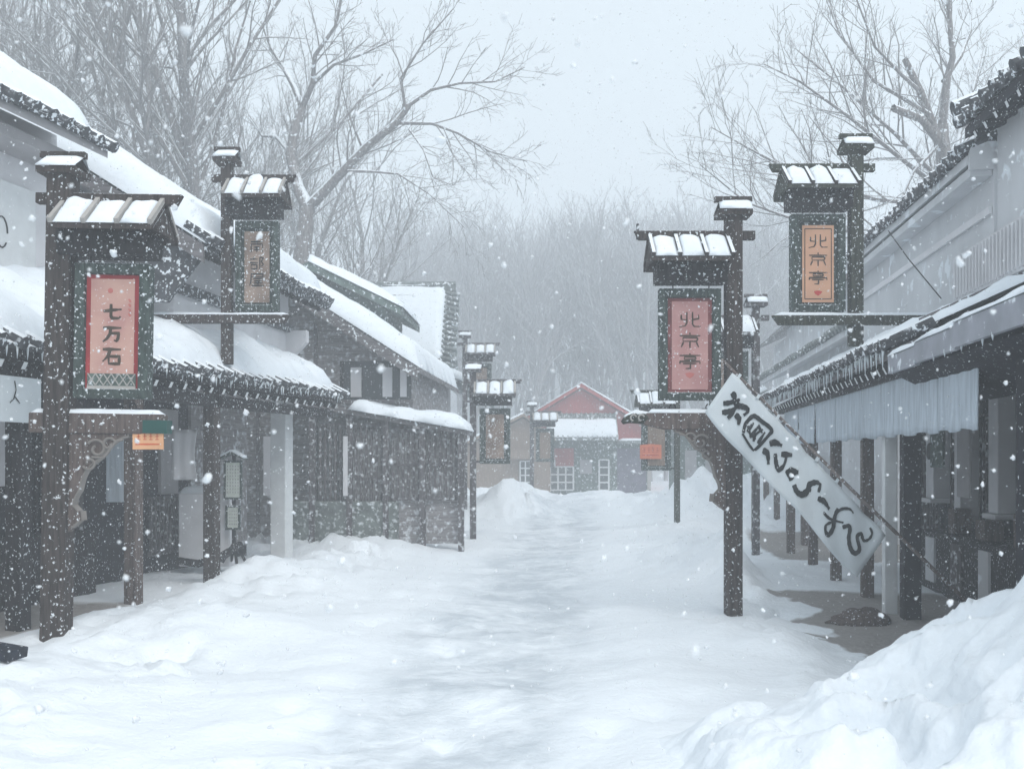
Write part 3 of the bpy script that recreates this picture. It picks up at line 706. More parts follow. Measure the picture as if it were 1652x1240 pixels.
# standing notice with two paper panels
ns = thing('standing_notice', 'thin standing notice with two pale green paper panels beside the dark porch post', 'notice stand', (-3.86, 14.2, .22), R(-6))
MB().bar((0, 0, .05), (0, 0, 1.50), .045, .045).build('stand_pole', 'iron', ns)
bs = MB()
for a in range(4): bs.bar((0, 0, .22), (.16 * math.cos(a * 1.57 + .6), .16 * math.sin(a * 1.57 + .6), -.05), .035, .035)
bs.build('stand_foot', 'iron', ns)
for z0_, z1_, w in ((.82, 1.36, .26), (.40, .74, .21)):
    fr = MB(); fr.box(-w / 2, w / 2, -.05, -.02, z0_, z0_ + .03); fr.box(-w / 2, w / 2, -.05, -.02, z1_ - .03, z1_)
    fr.box(-w / 2, -w / 2 + .03, -.05, -.02, z0_ + .03, z1_ - .03); fr.box(w / 2 - .03, w / 2, -.05, -.02, z0_ + .03, z1_ - .03)
    fo = fr.build('notice_frame', 'frame_green', ns)
    pp = MB().box(-w / 2 + .03, w / 2 - .03, -.042, -.03, z0_ + .03, z1_ - .03).build('paper', 'paper', fo)
    lm = MB()
    for k in range(5):
        for q in range(9):
            z = z1_ - .08 - q * .045
            if z < z0_ + .07: break
            x = -w / 2 + .055 + k * (w - .11) / 4; lm.box(x - .006, x + .006, -.0445, -.0425, z - .013, z + .010)
    lm.build('lettering', 'faint_ink', pp)
rf = MB(); rf.bar((-.18, -.035, 1.38), (0, -.035, 1.47), .16, .025); rf.bar((.18, -.035, 1.38), (0, -.035, 1.47), .16, .025); rf = rf.build('notice_roof', 'frame_green', ns)
sn = MB(); sn.bar((-.17, -.035, 1.41), (0, -.035, 1.50), .15, .03); sn.bar((.17, -.035, 1.41), (0, -.035, 1.50), .15, .03); sn.build('roof_snow', 'snow', rf, bevel=.01)
# dark timber edging at the porch end
eg = tag(MB().tube([(-4.35, 13.3, .28), (-4.05, 13.2, .25), (-3.85, 13.5, .3), (-3.75, 14.1, .42)], [.05, .05, .06, .05], 8).build('edging_timber', 'dark_wood', None, smooth=True), 'dark curved timber edging lying at the foot of the left porch post', 'timber')

# gabled white house behind the porch
L1 = thing('gabled_house', 'white gabled house rising behind the left porch roof with thick roof snow', 'building', (-4.3, 13.0, 0), R(-7))
D1 = 4.3
def gable(parent, xr, zr, xe, ze, over, y0, y1, m_roof, snow_t, seed, wall, wall_m, zbase, snow_edge=.3, tiles=True, verge=.35):
    """house with gable facing -y; ridge at x=xr, right wall at x=0, right eave at x=xe; left side mirrored"""
    xl = 2 * xr - 0; sl = (zr - ze) / (xe - xr)
    zw = ze + sl * xe
    MB().prism([(0, zbase), (0, zw - .1), (xr, zr - .1), (xl, zw - .1), (xl, zbase)], y0, y1).build(wall, wall_m, parent)
    rf = MB()
    for sg in (1, -1):
        e = xe if sg > 0 else 2 * xr - xe
        rf.prism([(xr, zr - .1), (e, ze - .1), (e, ze), (xr, zr)], y0 - verge, y1 + .3)
    roof = rf.build('roof', m_roof, parent)
    MB().prism([(xr, zr - .24), (xe - .02, ze - .24), (xe - .02, ze - .02), (xr, zr - .02)], y0 - verge - .03, y0 - verge + .015).build('barge_board', 'grey_wood', parent)
    snow_slab((xe, y0 - verge - .04, ze), (xe, y1 + .3, ze), (xr, y0 - verge - .04, zr), snow_t, 40, 40, seed, .10, snow_edge, (1, 1, 1, 0), .8).build('roof_snow', 'snow', roof, smooth=True)
    return roof
gable(L1, -4.1, 7.2, .58, 4.25, 0, 0, D1, 'tile', .42, 3, 'wall', 'plaster', 2.75)
tile_row(-.35, D1 + .3, .6, 4.26, -4.1, 7.2, .26, .065, .4).build('eave_tiles', 'tile', L1)
rafters(L1, -.3, D1 + .2, .56, 4.24, -4.1, 7.2, .32, L=.7)
MB().box(.002, .08, -.02, D1, 3.72, 3.86).build('wall_band', 'tile', L1)
MB().prism([(-1.3, 3.55), (.05, 3.55), (.5, 4.1), (-1.3, 5.1)], -.3, -.22).build('overhang_shade', 'tile', L1)  # dark sheet standing in for the shade under the eave overhang
MB().prism([(.0, 3.2), (.35, 3.55), (.35, 3.75), (.0, 3.75)], D1 - .12, D1 + .02).build('corbel', 'plaster', L1)
et = MB()
for k in range(4):
    for j in range(4):
        y = D1 - .1 + j * .13; et.tube([(.62 - k * .17, y, 4.20 + k * .11), (.46 - k * .17, y, 4.30 + k * .11)], .075, 8)
et.build('end_tiles', 'tile', L1)

# dark wooden house, gable to the street
L2 = thing('wooden_house', 'dark weathered wooden house with snowy gable roof and lattice porch, left mid street', 'building', (-1.85, 19.0, 0), R(-4))
gable(L2, -4.3, 6.15, .22, 3.25, 0, 0, 5.0, 'grey_wood', .40, 4, 'wall', 'grey_boards', -.2, .3, verge=.55)
sd = MB()
for k in range(34):
    z = .25 + k * .15; xmax = min(-.02, (3.28 - z) / .637) if z > 3.28 else -.02
    sd.box(-3.4, xmax - .05, -.022 - .004 * (k % 2), -.002, z, z + .135)
sd.build('siding', 'grey_boards', L2)
for x0, x1 in ((-1.15, -.95), (-.55, -.37), (-.22, -.1)):
    MB().box(x0, x1, -.06, -.03, 2.75, 3.3).build('window_blind', 'plaster', L2)
wn_ = MB().box(-1.3, -.02, -.035, -.028, 2.7, 3.42).build('window', 'glass_dark', L2)
MB().box(-1.35, .02, -.07, -.037, 2.62, 2.70).build('window_sill', 'grey_wood', wn_)
MB().box(-1.35, -1.28, -.07, -.037, 2.70, 3.42).build('window_frame', 'dark_wood', wn_)
for k in range(3): MB().box(-2.95 + k * .55, -2.88 + k * .55, -.05, -.026, .4, 4.0 + .2 * k - .3 * (k == 2)).build('stud', 'grey_wood', L2)
# lower pent roof and lattice front
MB().prism([(-2.3, 2.62), (-2.3, 2.70), (1.13, 2.10), (1.13, 2.02)], -1.1, .0, Matrix.Identity(4)).build('pent_roof', 'grey_wood', L2)
snow_slab((-.95, -1.15, 2.47), (1.15, -1.15, 2.10), (-.95, .0, 2.47), .22, 30, 12, 6, .2, .3, (1, 1, 1, 0)).build('pent_snow', 'snow', L2, smooth=True)
MB().box(-2.3, -2.2, -1.05, -.95, 0, 2.6).build('post', 'grey_wood', L2)
for x in (-1.62, -.95, -.3, .35, 1.03): MB().box(x - .05, x + .05, -1.05, -.95, -.1, 2.35 - .17 * x).build('post', 'lattice_wood', L2)
for x0, x1 in ((-2.48, -2.33), (-2.22, -2.1), (-1.05, -.97)): MB().box(x0, x1, -1.08, -1.06, .95, 2.0).build('white_board', 'plaster', L2)
def lattice_x(parent, x0, x1, y, z0_, z1_, n, m, rails=3):
    lt = MB()
    for k in range(n):
        x = x0 + (x1 - x0) * (k + .5) / n; lt.box(x - .02, x + .02, y - .02, y + .02, z0_, z1_)
    for k in range(rails): z = z0_ + (z1_ - z0_) * k / (rails - 1); lt.box(x0, x1, y - .028, y - .021, z - .03, z + .03)
    return lt.build('lattice', m, parent)
lattice_x(L2, -1.55, -.35, -.9, .3, 2.2, 13, 'lattice_wood'); lattice_x(L2, -.25, .98, -.9, .9, 2.1, 13, 'lattice_wood')
MB().box(-2.2, -.1, -1.02, -.6, .0, .85).build('planter_box', 'old_green', L2, bevel=.02)
MB().box(-1.0, 1.0, -.85, -.75, .1, 2.1).build('porch_wall', 'grey_boards', L2)

# building with the ridge across the street, behind the wooden house
L3 = thing('tiled_house', 'snow-covered tiled house with grey gable end, behind the dark wooden house', 'building', (-1.95, 26.5, .42), 0)
MB().prism([(0, -.2), (-5, -.2), (-5, 3.9), (0, 3.9)], 1.2, 6.0).build('wall', 'dim_plaster', L3)
MB().add([(-.0, 1.2, 3.9), (0, 6, 3.9), (0, 3.6, 6.0)], [(0, 1, 2)]).build('gable_wall', 'grey_plaster', L3)
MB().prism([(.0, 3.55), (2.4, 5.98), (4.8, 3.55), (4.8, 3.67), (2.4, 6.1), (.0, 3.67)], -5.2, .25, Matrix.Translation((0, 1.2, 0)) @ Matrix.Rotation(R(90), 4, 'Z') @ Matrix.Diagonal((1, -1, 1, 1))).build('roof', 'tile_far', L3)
snow_slab((-5.2, 1.15, 3.70), (.05, 1.15, 3.70), (-5.2, 3.55, 6.08), .26, 44, 24, 8, .12, .3, (0, 1, 1, 0), .8).build('roof_snow', 'snow', L3, smooth=True)
vt = MB()
for k in range(15):
    z = 3.72 + k * .162; y = 1.2 + k * .16; vt.tube([(.0, y, z + .06), (.42, y, z - .04)], .07, 6)
vt.build('verge_tiles', 'tile_far', L3)
rg = MB(); rg.box(-5.2, .3, 3.45, 3.75, 6.1, 6.26); rg.tube([(-5.2, 3.6, 6.30), (.3, 3.6, 6.30)], .1, 8); rg.build('ridge', 'tile_far', L3)
MB().tube([(-.95 + .16 * math.cos(a), 2.4 + .1 * math.sin(a), 5.2 + .09 * math.sin(a)) for a in np.linspace(0, 6.283, 16)], .035, 6).build('roof_vent', 'tile_far', L3)
MB().prism([(0, 3.35), (1.4, 2.75), (1.4, 2.85), (0, 3.5)], 0.6, 5.5).build('lean_to', 'tile_far', L3)
snow_slab((1.45, .55, 2.86), (1.45, 5.5, 2.86), (0, .55, 3.52), .25, 20, 12, 9, .15, .3, (1, 1, 1, 0)).build('lean_to_snow', 'snow', L3, smooth=True)
# dark green gable dormer standing on the wooden house roof
L4 = thing('green_roof_house', 'house with a dark green gable showing above the snowy wooden house roof', 'building', (-4.7, 23.6, 0), R(-2))
MB().prism([(-1.9, 0), (1.75, 0), (1.75, 5.1), (0, 5.95), (-1.9, 5.05)], .5, 3).build('wall', 'far_green', L4)
MB().prism([(0, 5.97), (2.15, 4.92), (2.15, 5.08), (0, 6.15), (-2.15, 5.08), (-2.15, 4.92)], 0, 3.4).build('roof', 'far_green', L4)
snow_slab((2.2, -.05, 5.08), (2.2, 3.4, 5.08), (0, -.05, 6.16), .22, 20, 16, 10, .15, .3, (1, 1, 1, 0)).build('roof_snow', 'snow', L4, smooth=True)

# ------------------------------------------------------------------ right row of shops
o1, ph = RROW
R0 = thing('shop_house', 'near right shop house with dark soffit and grey metal porch edge', 'building', o1, math.pi - ph)
R1 = thing('shop_house', 'right shop house with tiled porch eave, blue-grey curtains and lattice window above', 'building', o1, math.pi - ph)
# R0: y 0..6 (towards the camera)
MB().prism([(0.0, 2.38), (0.0, 2.50), (-1.9, 3.22), (-1.9, 3.10)], .05, 6.5).build('porch_roof', 'black_wood', R0)
for k, (a, b) in enumerate(((.05, .95), (.95, 2.0), (2.0, 6.5))):
    q = MB().prism([(.012 + .012 * k, 2.36 + .012 * k), (.05 + .012 * k, 2.36 + .012 * k), (.05 + .012 * k, 2.515 + .022 * k), (.012 + .012 * k, 2.515 + .022 * k)], a, b).build('fascia', 'metal_grey', R0)
    snow_slab((.06 + .012 * k, a, 2.517 + .022 * k), (.06 + .012 * k, b, 2.517 + .022 * k), (-.12, a, 2.555 + .022 * k), .04, 30, 5, k, .35, .06).build('fascia_snow', 'snow', q, smooth=True)
snow_slab((-.1, .05, 2.545), (-.1, 6.5, 2.545), (-1.9, .05, 3.225), .05, 60, 16, 12, .4, .2, (1, 1, 1, 0)).build('porch_snow', 'snow', R0, smooth=True)
MB().bar((-.02, .0, 2.46), (-.50, .0, 2.14), .05, .07).build('barge_board', 'cream_edge', R0)
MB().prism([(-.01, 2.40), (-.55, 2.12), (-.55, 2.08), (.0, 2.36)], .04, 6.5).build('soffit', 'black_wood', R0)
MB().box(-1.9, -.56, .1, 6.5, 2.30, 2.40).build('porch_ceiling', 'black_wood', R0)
MB().box(-2.05, -1.58, -2.0, 6.5, 3.42, 5.3).build('upper_wall', 'grey_plaster', R0)
MB().prism([(-1.25, 5.05), (-1.25, 5.17), (-5.5, 7.0), (-5.5, 6.85)], -2.0, 6.5).build('upper_roof', 'black_wood', R0)
tile_row(-2.0, 6.5, -1.22, 5.19, -5.5, 7.0, .27, .07, .6).build('eave_tiles', 'tile', R0)
snow_slab((-1.3, -1.95, 5.30), (-1.3, 6.5, 5.30), (-5.5, -1.95, 7.05), .12, 80, 16, 13, .4, .2, (1, 1, 1, 0)).build('roof_snow', 'snow', R0, smooth=True)
rafters(R0, -1.9, 4.5, -1.25, 5.15, -5.5, 7.0, .3, 'black_wood', L=.6)
MB().tube([(-1.15, -2.05, 5.38), (-1.75, -2.05, 5.62)], .10, 10).build('verge_roll', 'tile', R0)
MB().box(-1.575, -1.3, -2.06, -2.0, 4.72, 5.02).build('corner_block', 'grey_plaster', R0)
# R1
YB = -8.3
MB().prism([(0, 2.50), (0, 2.58), (-1.9, 3.48), (-1.9, 3.40)], YB, 0.0).build('porch_roof', 'grey_wood', R1)
tile_row(YB, -.02, .03, 2.60, -1.9, 3.5, .22, .058, .5).build('eave_tiles', 'tile', R1)
snow_slab((-.0, YB, 2.66), (-.0, -.02, 2.66), (-1.9, YB, 3.52), .075, 110, 20, 14, .6, .15, (1, 1, 1, 0), 2.6).build('porch_snow', 'snow', R1, smooth=True)
def icicles(parent, y0, y1, x, z, n, seed, lmax=.2):
    rr = random.Random(seed)
    f = MB().tube([(0, 0, 0), (.006, .004, -.5), (0, 0, -1)], [.07, .045, .01], 6).build('icicle', 'ice', parent, smooth=True)
    for k in range(n):
        o = f if k == 0 else f.copy()
        if k: COL.objects.link(o)
        L = lmax * rr.uniform(.25, 1) ** 1.5
        o.location = (x + rr.uniform(-.012, .01), y0 + (y1 - y0) * (k + rr.uniform(.1, .9)) / n, z); o.scale = (.16 + L * .2, .16 + L * .2, L)
icicles(R1, YB, -.05, .05, 2.60, 95, 4); icicles(L0, -1, YF, .05, 2.60, 80, 5, .12); icicles(R0, .1, 3, .06, 2.40, 8, 6, .08)
rafters(R1, YB, 0, .0, 2.54, -1.9, 3.44, .24, L=.9)
bt = MB()
for k in range(14):
    y = YB + .3 + k * .6; bt.bar((-.3, y, 2.86), (-1.88, y, 3.58), .05, .06)
bt.build('roof_battens', 'grey_wood', R1)
MB().box(-.24, -.16, YB, 1.75, 2.36, 2.43).build('curtain_rail', 'dark_wood', R1)
yy = 1.7
for k in range(7):
    w = 1.42 if k else 1.0
    cm = MB(); y1, y0 = yy, yy - w + .03; g = []
    for i in range(9):
        for j in range(25):
            g.append((-.20 + .018 * math.sin(j * .9 + k) * i / 8, y0 + (y1 - y0) * j / 24, 2.42 - (.60 - .012 * math.sin(j * .5)) * i / 8))
    cm.add(g, [(i * 25 + j, i * 25 + j + 1, (i + 1) * 25 + j + 1, (i + 1) * 25 + j) for i in range(8) for j in range(24)])
    co = cm.build('curtain', 'cloth_blue', R1, smooth=True); sd = co.modifiers.new('s', 'SOLIDIFY'); sd.thickness = .012
    yy -= w
MB().box(-2.05, -1.55, YB, -2.0, 3.42, 5.0).build('upper_wall', 'grey_plaster', R1)
MB().prism([(-1.28, 4.78), (-1.28, 4.88), (-5.5, 6.6), (-5.5, 6.5)], YB, -2.05).build('upper_roof', 'grey_plaster', R1)
tile_row(YB, -2.05, -1.25, 4.89, -5.5, 6.6, .24, .065, .45).build('upper_eave_tiles', 'tile', R1)
snow_slab((-1.3, YB, 4.98), (-1.3, -2.05, 4.98), (-5.5, YB, 6.64), .10, 70, 12, 15, .4, .2, (1, 1, 1, 0)).build('roof_snow', 'snow', R1, smooth=True)
MB().box(-1.545, -1.32, YB, -2.05, 4.66, 4.76).build('soffit', 'grey_plaster', R1)
MB().box(-1.545, -1.51, YB, -2.05, 4.25, 4.33).build('wall_band', 'plaster', R1)
lw_ = MB().box(-1.545, -1.52, -3.2, -.8, 3.52, 3.96).build('window', 'dim_plaster', R1)
lattice_panel(lw_, -1.48, -3.2, -.8, 3.50, 3.98, 22, 'plaster', 0, 'window_lattice')
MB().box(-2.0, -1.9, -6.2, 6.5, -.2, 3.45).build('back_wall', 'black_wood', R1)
for x, y, w, m in ((-.42, -1.0, .17, 'black_wood'), (-.33, -1.45, .13, 'white_paint'), (-.36, -2.6, .13, 'bare_wood'), (-.36, -4.4, .13, 'bare_wood'), (-.34, -6.0, .13, 'bare_wood'), (-.34, -8.1, .13, 'bare_wood')):
    MB().box(x - w / 2, x + w / 2, y - w / 2, y + w / 2, -.2, 2.45).build('post', m, R1, bevel=.01)
MB().box(-.36, -.2, 2.4, 2.56, -.2, 2.4).build('post', 'black_wood', R0, bevel=.01)
# shop front, plaster piers, counters, windows
for y, w, z0_, z1_ in ((-4.65, .34, 1.08, 2.3), (-3.5, .22, .9, 2.3), (-2.25, .30, 1.0, 2.4), (-1.15, .36, .85, 2.4)):
    p = MB().box(-1.88, -1.62, y - w / 2, y + w / 2, z0_, z1_); p.box(-1.88, -1.57, y - w / 2 - .05, y + w / 2 + .05, z0_ - .06, z0_ - .002); p.build('pier', 'plaster', R1, bevel=.01)
MB().tube([(-1.615, -4.62, 1.7), (-1.6, -4.62, 1.7)], .11, 20).build('round_plaque', 'iron', R1)
for y0, y1, z0_, z1_ in ((-4.4, -3.7, .8, 2.1), (-3.3, -2.5, .7, 2.1), (-2.0, -1.4, .9, 2.2), (-.9, .2, .9, 2.2), (-5.9, -4.95, .5, 2.0)):
    wn_ = MB().box(-1.895, -1.85, y0, y1, z0_, z1_).build('window', 'blue_black', R1)
    lattice_panel(wn_, -1.80, y0, y1, z0_, z1_, 7, 'lattice_wood', 1, 'window_lattice')
MB().box(-1.88, -1.3, -3.9, .6, -.1, .72).build('counter', 'dark_wood', R1, bevel=.01)
for y, w in ((-3.4, .35), (-2.4, .4), (-1.5, .3)): MB().box(-1.298, -1.27, y - w / 2, y + w / 2, .12, .65).build('counter_panel', 'grey_plaster' if w < .36 else 'lattice_wood', R1)
for y, w, h_ in ((-3.0, .22, .3), (-2.0, .3, .22), (-.9, .26, .34)):
    MB().box(-1.6, -1.4, y - w / 2, y + w / 2, .722, .722 + h_).build('counter_box', 'bare_wood', R1, bevel=.01)
MB().box(-1.25, -1.22, -3.2, -2.7, 1.5, 2.0).build('hanging_panel', 'far_green', R1, bevel=.01)
MB().box(-1.1, -1.07, -1.7, -1.3, 1.2, 2.05).build('hanging_panel', 'dim_plaster', R1, bevel=.01)

# back right houses
R2 = thing('shop_house', 'far right grey house with two stepped eaves behind the rose sign', 'building', (RROW[0].x + 1.35, 18.2, 0), math.pi - ph)
MB().box(-2.2, -2.05, -13, -.8, 0, 5.5).build('wall', 'grey_plaster', R2)
MB().box(-5, -2.2, -1.0, -.9, 0, 5.5).build('side_wall', 'grey_plaster', R2)
MB().prism([(-1.1, 3.75), (-1.1, 3.87), (-3.0, 4.7), (-3.0, 4.55)], -13, .6).build('lower_roof', 'grey_plaster', R2)
tile_row(-13, .6, -1.07, 3.88, -3.0, 4.7, .3, .06, .4).build('lower_eave_tiles', 'tile_far', R2)
snow_slab((-1.1, -13, 3.95), (-1.1, .6, 3.95), (-3.0, -13, 4.72), .08, 60, 8, 16, .4, .2, (1, 1, 1, 0)).build('lower_roof_snow', 'snow', R2, smooth=True)
MB().prism([(-1.7, 5.35), (-1.7, 5.45), (-5.2, 7.0), (-5.2, 6.9)], -17, -4.0).build('upper_roof', 'grey_wood', R2)
snow_slab((-1.7, -17, 5.46), (-1.7, -4.0, 5.46), (-5.2, -17, 7.02), .12, 50, 8, 17, .4, .2, (1, 1, 1, 0)).build('upper_roof_snow', 'snow', R2, smooth=True)
MB().box(-2.3, -2.2, -17, -13, 0, 5.4).build('rear_wall', 'grey_plaster', R2)
for k in range(5): MB().box(-.62, -.50, -.9 - 1.8 * k, -.78 - 1.8 * k, -.1, 2.3).build('post', 'bare_wood', R2)

# ------------------------------------------------------------------ red-gabled building at the end of the street
RB = thing('red_building', 'red gabled building with snowy awning closing the far end of the street', 'building', (3.1, 46, .0), 0)
RB.scale = (1.08, 1, 1.04)
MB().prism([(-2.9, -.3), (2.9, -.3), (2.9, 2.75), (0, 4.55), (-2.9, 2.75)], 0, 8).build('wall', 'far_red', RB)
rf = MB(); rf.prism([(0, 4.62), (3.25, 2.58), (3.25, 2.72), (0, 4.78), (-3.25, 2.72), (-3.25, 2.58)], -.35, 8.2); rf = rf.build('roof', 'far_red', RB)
for sx in (-1, 1):
    snow_slab((sx * 3.3, -.38, 2.73), (sx * 3.3, 8.2, 2.73), (0, -.38, 4.79), .12 if sx > 0 else .05, 16, 20, 20, .2, .2, (1, 1, 1, 0)).build('roof_snow', 'snow', rf, smooth=True)
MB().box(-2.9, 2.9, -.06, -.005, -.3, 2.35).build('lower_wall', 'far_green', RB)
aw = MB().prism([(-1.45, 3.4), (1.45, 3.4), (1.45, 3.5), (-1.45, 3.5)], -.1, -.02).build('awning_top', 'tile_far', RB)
a = MB(); a.add([(-1.45, -.1, 3.46), (1.45, -.1, 3.46), (1.45, -1.15, 2.42), (-1.45, -1.15, 2.42), (-1.45, -.1, 3.36), (1.45, -.1, 3.36), (1.45, -1.15, 2.32), (-1.45, -1.15, 2.32)], [(0, 1, 2, 3), (4, 5, 6, 7), (0, 1, 5, 4), (1, 2, 6, 5), (2, 3, 7, 6), (3, 0, 4, 7)])
for k in range(15):
    x = -1.4 + k * .2; a.tube([(x, -.12, 3.50), (x, -1.15, 2.47)], .05, 6)
aw = a.build('awning', 'tile_far', RB)
snow_slab((-1.45, -1.18, 2.46), (1.45, -1.18, 2.46), (-1.45, -.42, 3.2), .16, 24, 10, 21, .2, .2).build('awning_snow', 'snow', aw, smooth=True)
MB().box(1.45, 3.4, -.7, .0, 2.2, 2.32).build('side_awning', 'tile_far', RB)
MB().box(-3.2, -1.45, -.7, .0, 2.2, 2.32).build('side_awning', 'tile_far', RB)
snow_slab((1.5, -.7, 2.32), (3.4, -.7, 2.32), (1.5, -.02, 2.32), .1, 10, 6, 22).build('side_awning_snow', 'snow', RB, smooth=True)
def grid_window(x0, x1, z0_, z1_, nx, nz):
    w = MB().box(x0, x1, -.1, -.062, z0_, z1_).build('window', 'glass_dark', RB)
    fr = MB()
    for k in range(nx + 1): x = x0 + (x1 - x0) * k / nx; fr.box(x - .035, x + .035, -.14, -.102, z0_, z1_)
    for k in range(nz + 1): z = z0_ + (z1_ - z0_) * k / nz; fr.box(x0 + .0, x1, -.165, -.141, z - .03, z + .03)
    fr.build('window_frame', 'white_paint', w)
grid_window(-1.6, -.32, .2, 1.2, 4, 3); grid_window(-1.6, -1.1, 1.2, 1.5, 1, 1); grid_window(.75, 1.15, .2, 1.5, 1, 4)
MB().prism([(-1.08, 1.22), (-.3, 1.22), (-.3, 2.0), (-1.6, 2.0), (-1.6, 1.52)], -.085, -.064).build('red_panel', 'far_red', RB)
dr = MB().box(-.2, .6, -.11, -.064, -.3, 1.75).build('door', 'far_green', RB)
MB().box(-.05, .45, -.13, -.112, .9, 1.5).build('door_pane', 'dim_plaster', dr)
MB().box(1.5, 2.7, -.1, -.062, -.2, 2.0).build('side_panel', 'far_lilac', RB)
MB().box(2.75, 2.9, -.12, -.062, -.2, 2.2).build('corner_post', 'cream_edge', RB)
TB = thing('tan_house', 'low tan gabled house left of the red building', 'building', (1.1, 44, 0), 0)
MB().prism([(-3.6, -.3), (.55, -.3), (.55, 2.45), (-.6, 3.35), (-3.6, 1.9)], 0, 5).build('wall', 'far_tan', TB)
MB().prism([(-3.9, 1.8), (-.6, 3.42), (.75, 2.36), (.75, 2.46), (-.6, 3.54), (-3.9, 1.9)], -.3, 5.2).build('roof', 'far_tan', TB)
snow_slab((-3.9, -.3, 1.92), (-3.9, 5, 1.92), (-.6, -.3, 3.55), .1, 10, 16, 23, .2, .2, (1, 1, 1, 0)).build('roof_snow', 'snow', TB, smooth=True)
for x0, x1 in ((-.75, -.3),):
    w = MB().box(x0, x1, -.08, -.003, .3, 1.5).build('window', 'glass_dark', TB)
    fr = MB()
    for k in range(3): fr.box(x0 + (x1 - x0) * k / 2 - .03, x0 + (x1 - x0) * k / 2 + .03, -.12, -.082, .3, 1.5)
    for k in range(5): fr.box(x0, x1, -.14, -.121, .3 + .3 * k - .025, .3 + .3 * k + .025)
    fr.build('window_frame', 'white_paint', w)
MB().box(-1.2, -.1, -.5, -.02, 1.6, 1.95).build('yellow_awning', 'far_tan', TB)
GH = thing('grey_house', 'grey-green low house on the right at the street end, behind the snow heap', 'building', (7.2, 36, 0), R(-5))
MB().box(-1.4, 5, 0, 4, -.2, 2.5).build('wall', 'far_green', GH)
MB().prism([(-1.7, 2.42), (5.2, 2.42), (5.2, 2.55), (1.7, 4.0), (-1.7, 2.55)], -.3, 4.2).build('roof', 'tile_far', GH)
snow_slab((-1.75, -.3, 2.56), (-1.75, 4.2, 2.56), (1.7, -.3, 4.02), .15, 10, 14, 24, .2, .2, (1, 1, 1, 0)).build('roof_snow', 'snow', GH, smooth=True)
for x in (-1.1, -.4, .3): MB().box(x, x + .4, -.05, -.003, .6, 1.9).build('shutter', 'dim_plaster', GH)

# ------------------------------------------------------------------ foreground: ploughed snow pile, plank, wire, stump-like boulder
def snow_pile():
    vs = []; nx, ny = 210, 190; x0, x1, y0, y1 = .1, 6.2, 2.2, 7.2
    hx = [(.1, 0), (.55, .06), (.8, .22), (1.34, .40), (1.74, .66), (2.13, .96), (2.5, 1.22), (3.2, 1.38), (4.5, 1.1), (6.2, 0)]
    for j in range(ny + 1):
        for i in range(nx + 1):
            x = x0 + (x1 - x0) * i / nx; y = y0 + (y1 - y0) * j / ny
            xx = x - .14 + .30 * fb(x * .9, y * .9, 11) + .10 * (y - 4.6)
            xx = min(6.2, max(.1, xx))
            for a, b in zip(hx, hx[1:]):
                if a[0] <= xx <= b[0]: h = a[1] + (b[1] - a[1]) * (xx - a[0]) / (b[0] - a[0]); break
            g = (1 - sstep(4.75, 6.6, y + .25 * fb(x, y, 3))) * (.50 + .50 * sstep(2.6, 4.6, y))
            z = h * g; k = sstep(.03, .3, z)
            q = Vector((x * 1.5 + .5 * fb(x * 1.3, y * 1.3, 21), y * 1.5 + .5 * fb(y * 1.3, x * 1.3, 22), 0))
            z += k * (.20 * chunk(q.x, q.y, 4, .34) + .060 * chunk(q.x * 2.3 + 4, q.y * 2.3, 5, .45) + .06 * fb(x * 2.4, y * 2.4, 4) + .011 * fb(x * 9, y * 9, 7))
            vs.append((x, y, z - .08 * (1 - k) + height(x, y) * .5 - .02))
    W = nx + 1
    mb = MB().add(vs, [(j * W + i, j * W + i + 1, (j + 1) * W + i + 1, (j + 1) * W + i) for j in range(ny) for i in range(nx)])
    o = mb.build('snow_pile', 'pile_snow', None, smooth=True)
    tag(o, 'big lumpy heap of ploughed snow in the right foreground', 'snow pile')
snow_pile()
pk = tag(MB().bar((-.9, 0, .09), (.0, 0, -.03), .22, .075).build('plank', 'blue_black', None, bevel=.01), 'dark plank end poking out of the snow at the left edge', 'plank')
pk.location = (-3.40, 7.05, height(-3.5, 7.05) + .07); pk.rotation_euler = (0, 0, R(-8))
st_ = MB()
N = 14
for i in range(N + 1):
    for j in range(18):
        a = i / N * math.pi / 2; b = j / 18 * 6.283; r = .26 * math.cos(a) * (1 + .25 * fb(math.cos(b) * 1.5, math.sin(b) * 1.5, a * 2)); st_.v.append((r * math.cos(b) * 1.3, r * math.sin(b), .22 * math.sin(a) * (1 + .2 * fb(b, a))))
st_.f = [(i * 18 + j, i * 18 + (j + 1) % 18, (i + 1) * 18 + (j + 1) % 18, (i + 1) * 18 + j) for i in range(N) for j in range(18)]
bo = tag(st_.build('stone', 'bare_wood', None, smooth=True), 'brown rounded stone on the bare ground under the white banner', 'stone'); bo.location = (3.42, 10.0, -.03); bo.scale = (.95, .9, .75)
wr = tag(MB().tube([(5.15, 14.0, 4.72), (5.0, 12.9, 4.12), (4.95, 11.8, 3.45)], .008, 5).build('wire', 'iron', None), 'thin dark wire running down the grey wall on the right', 'wire')

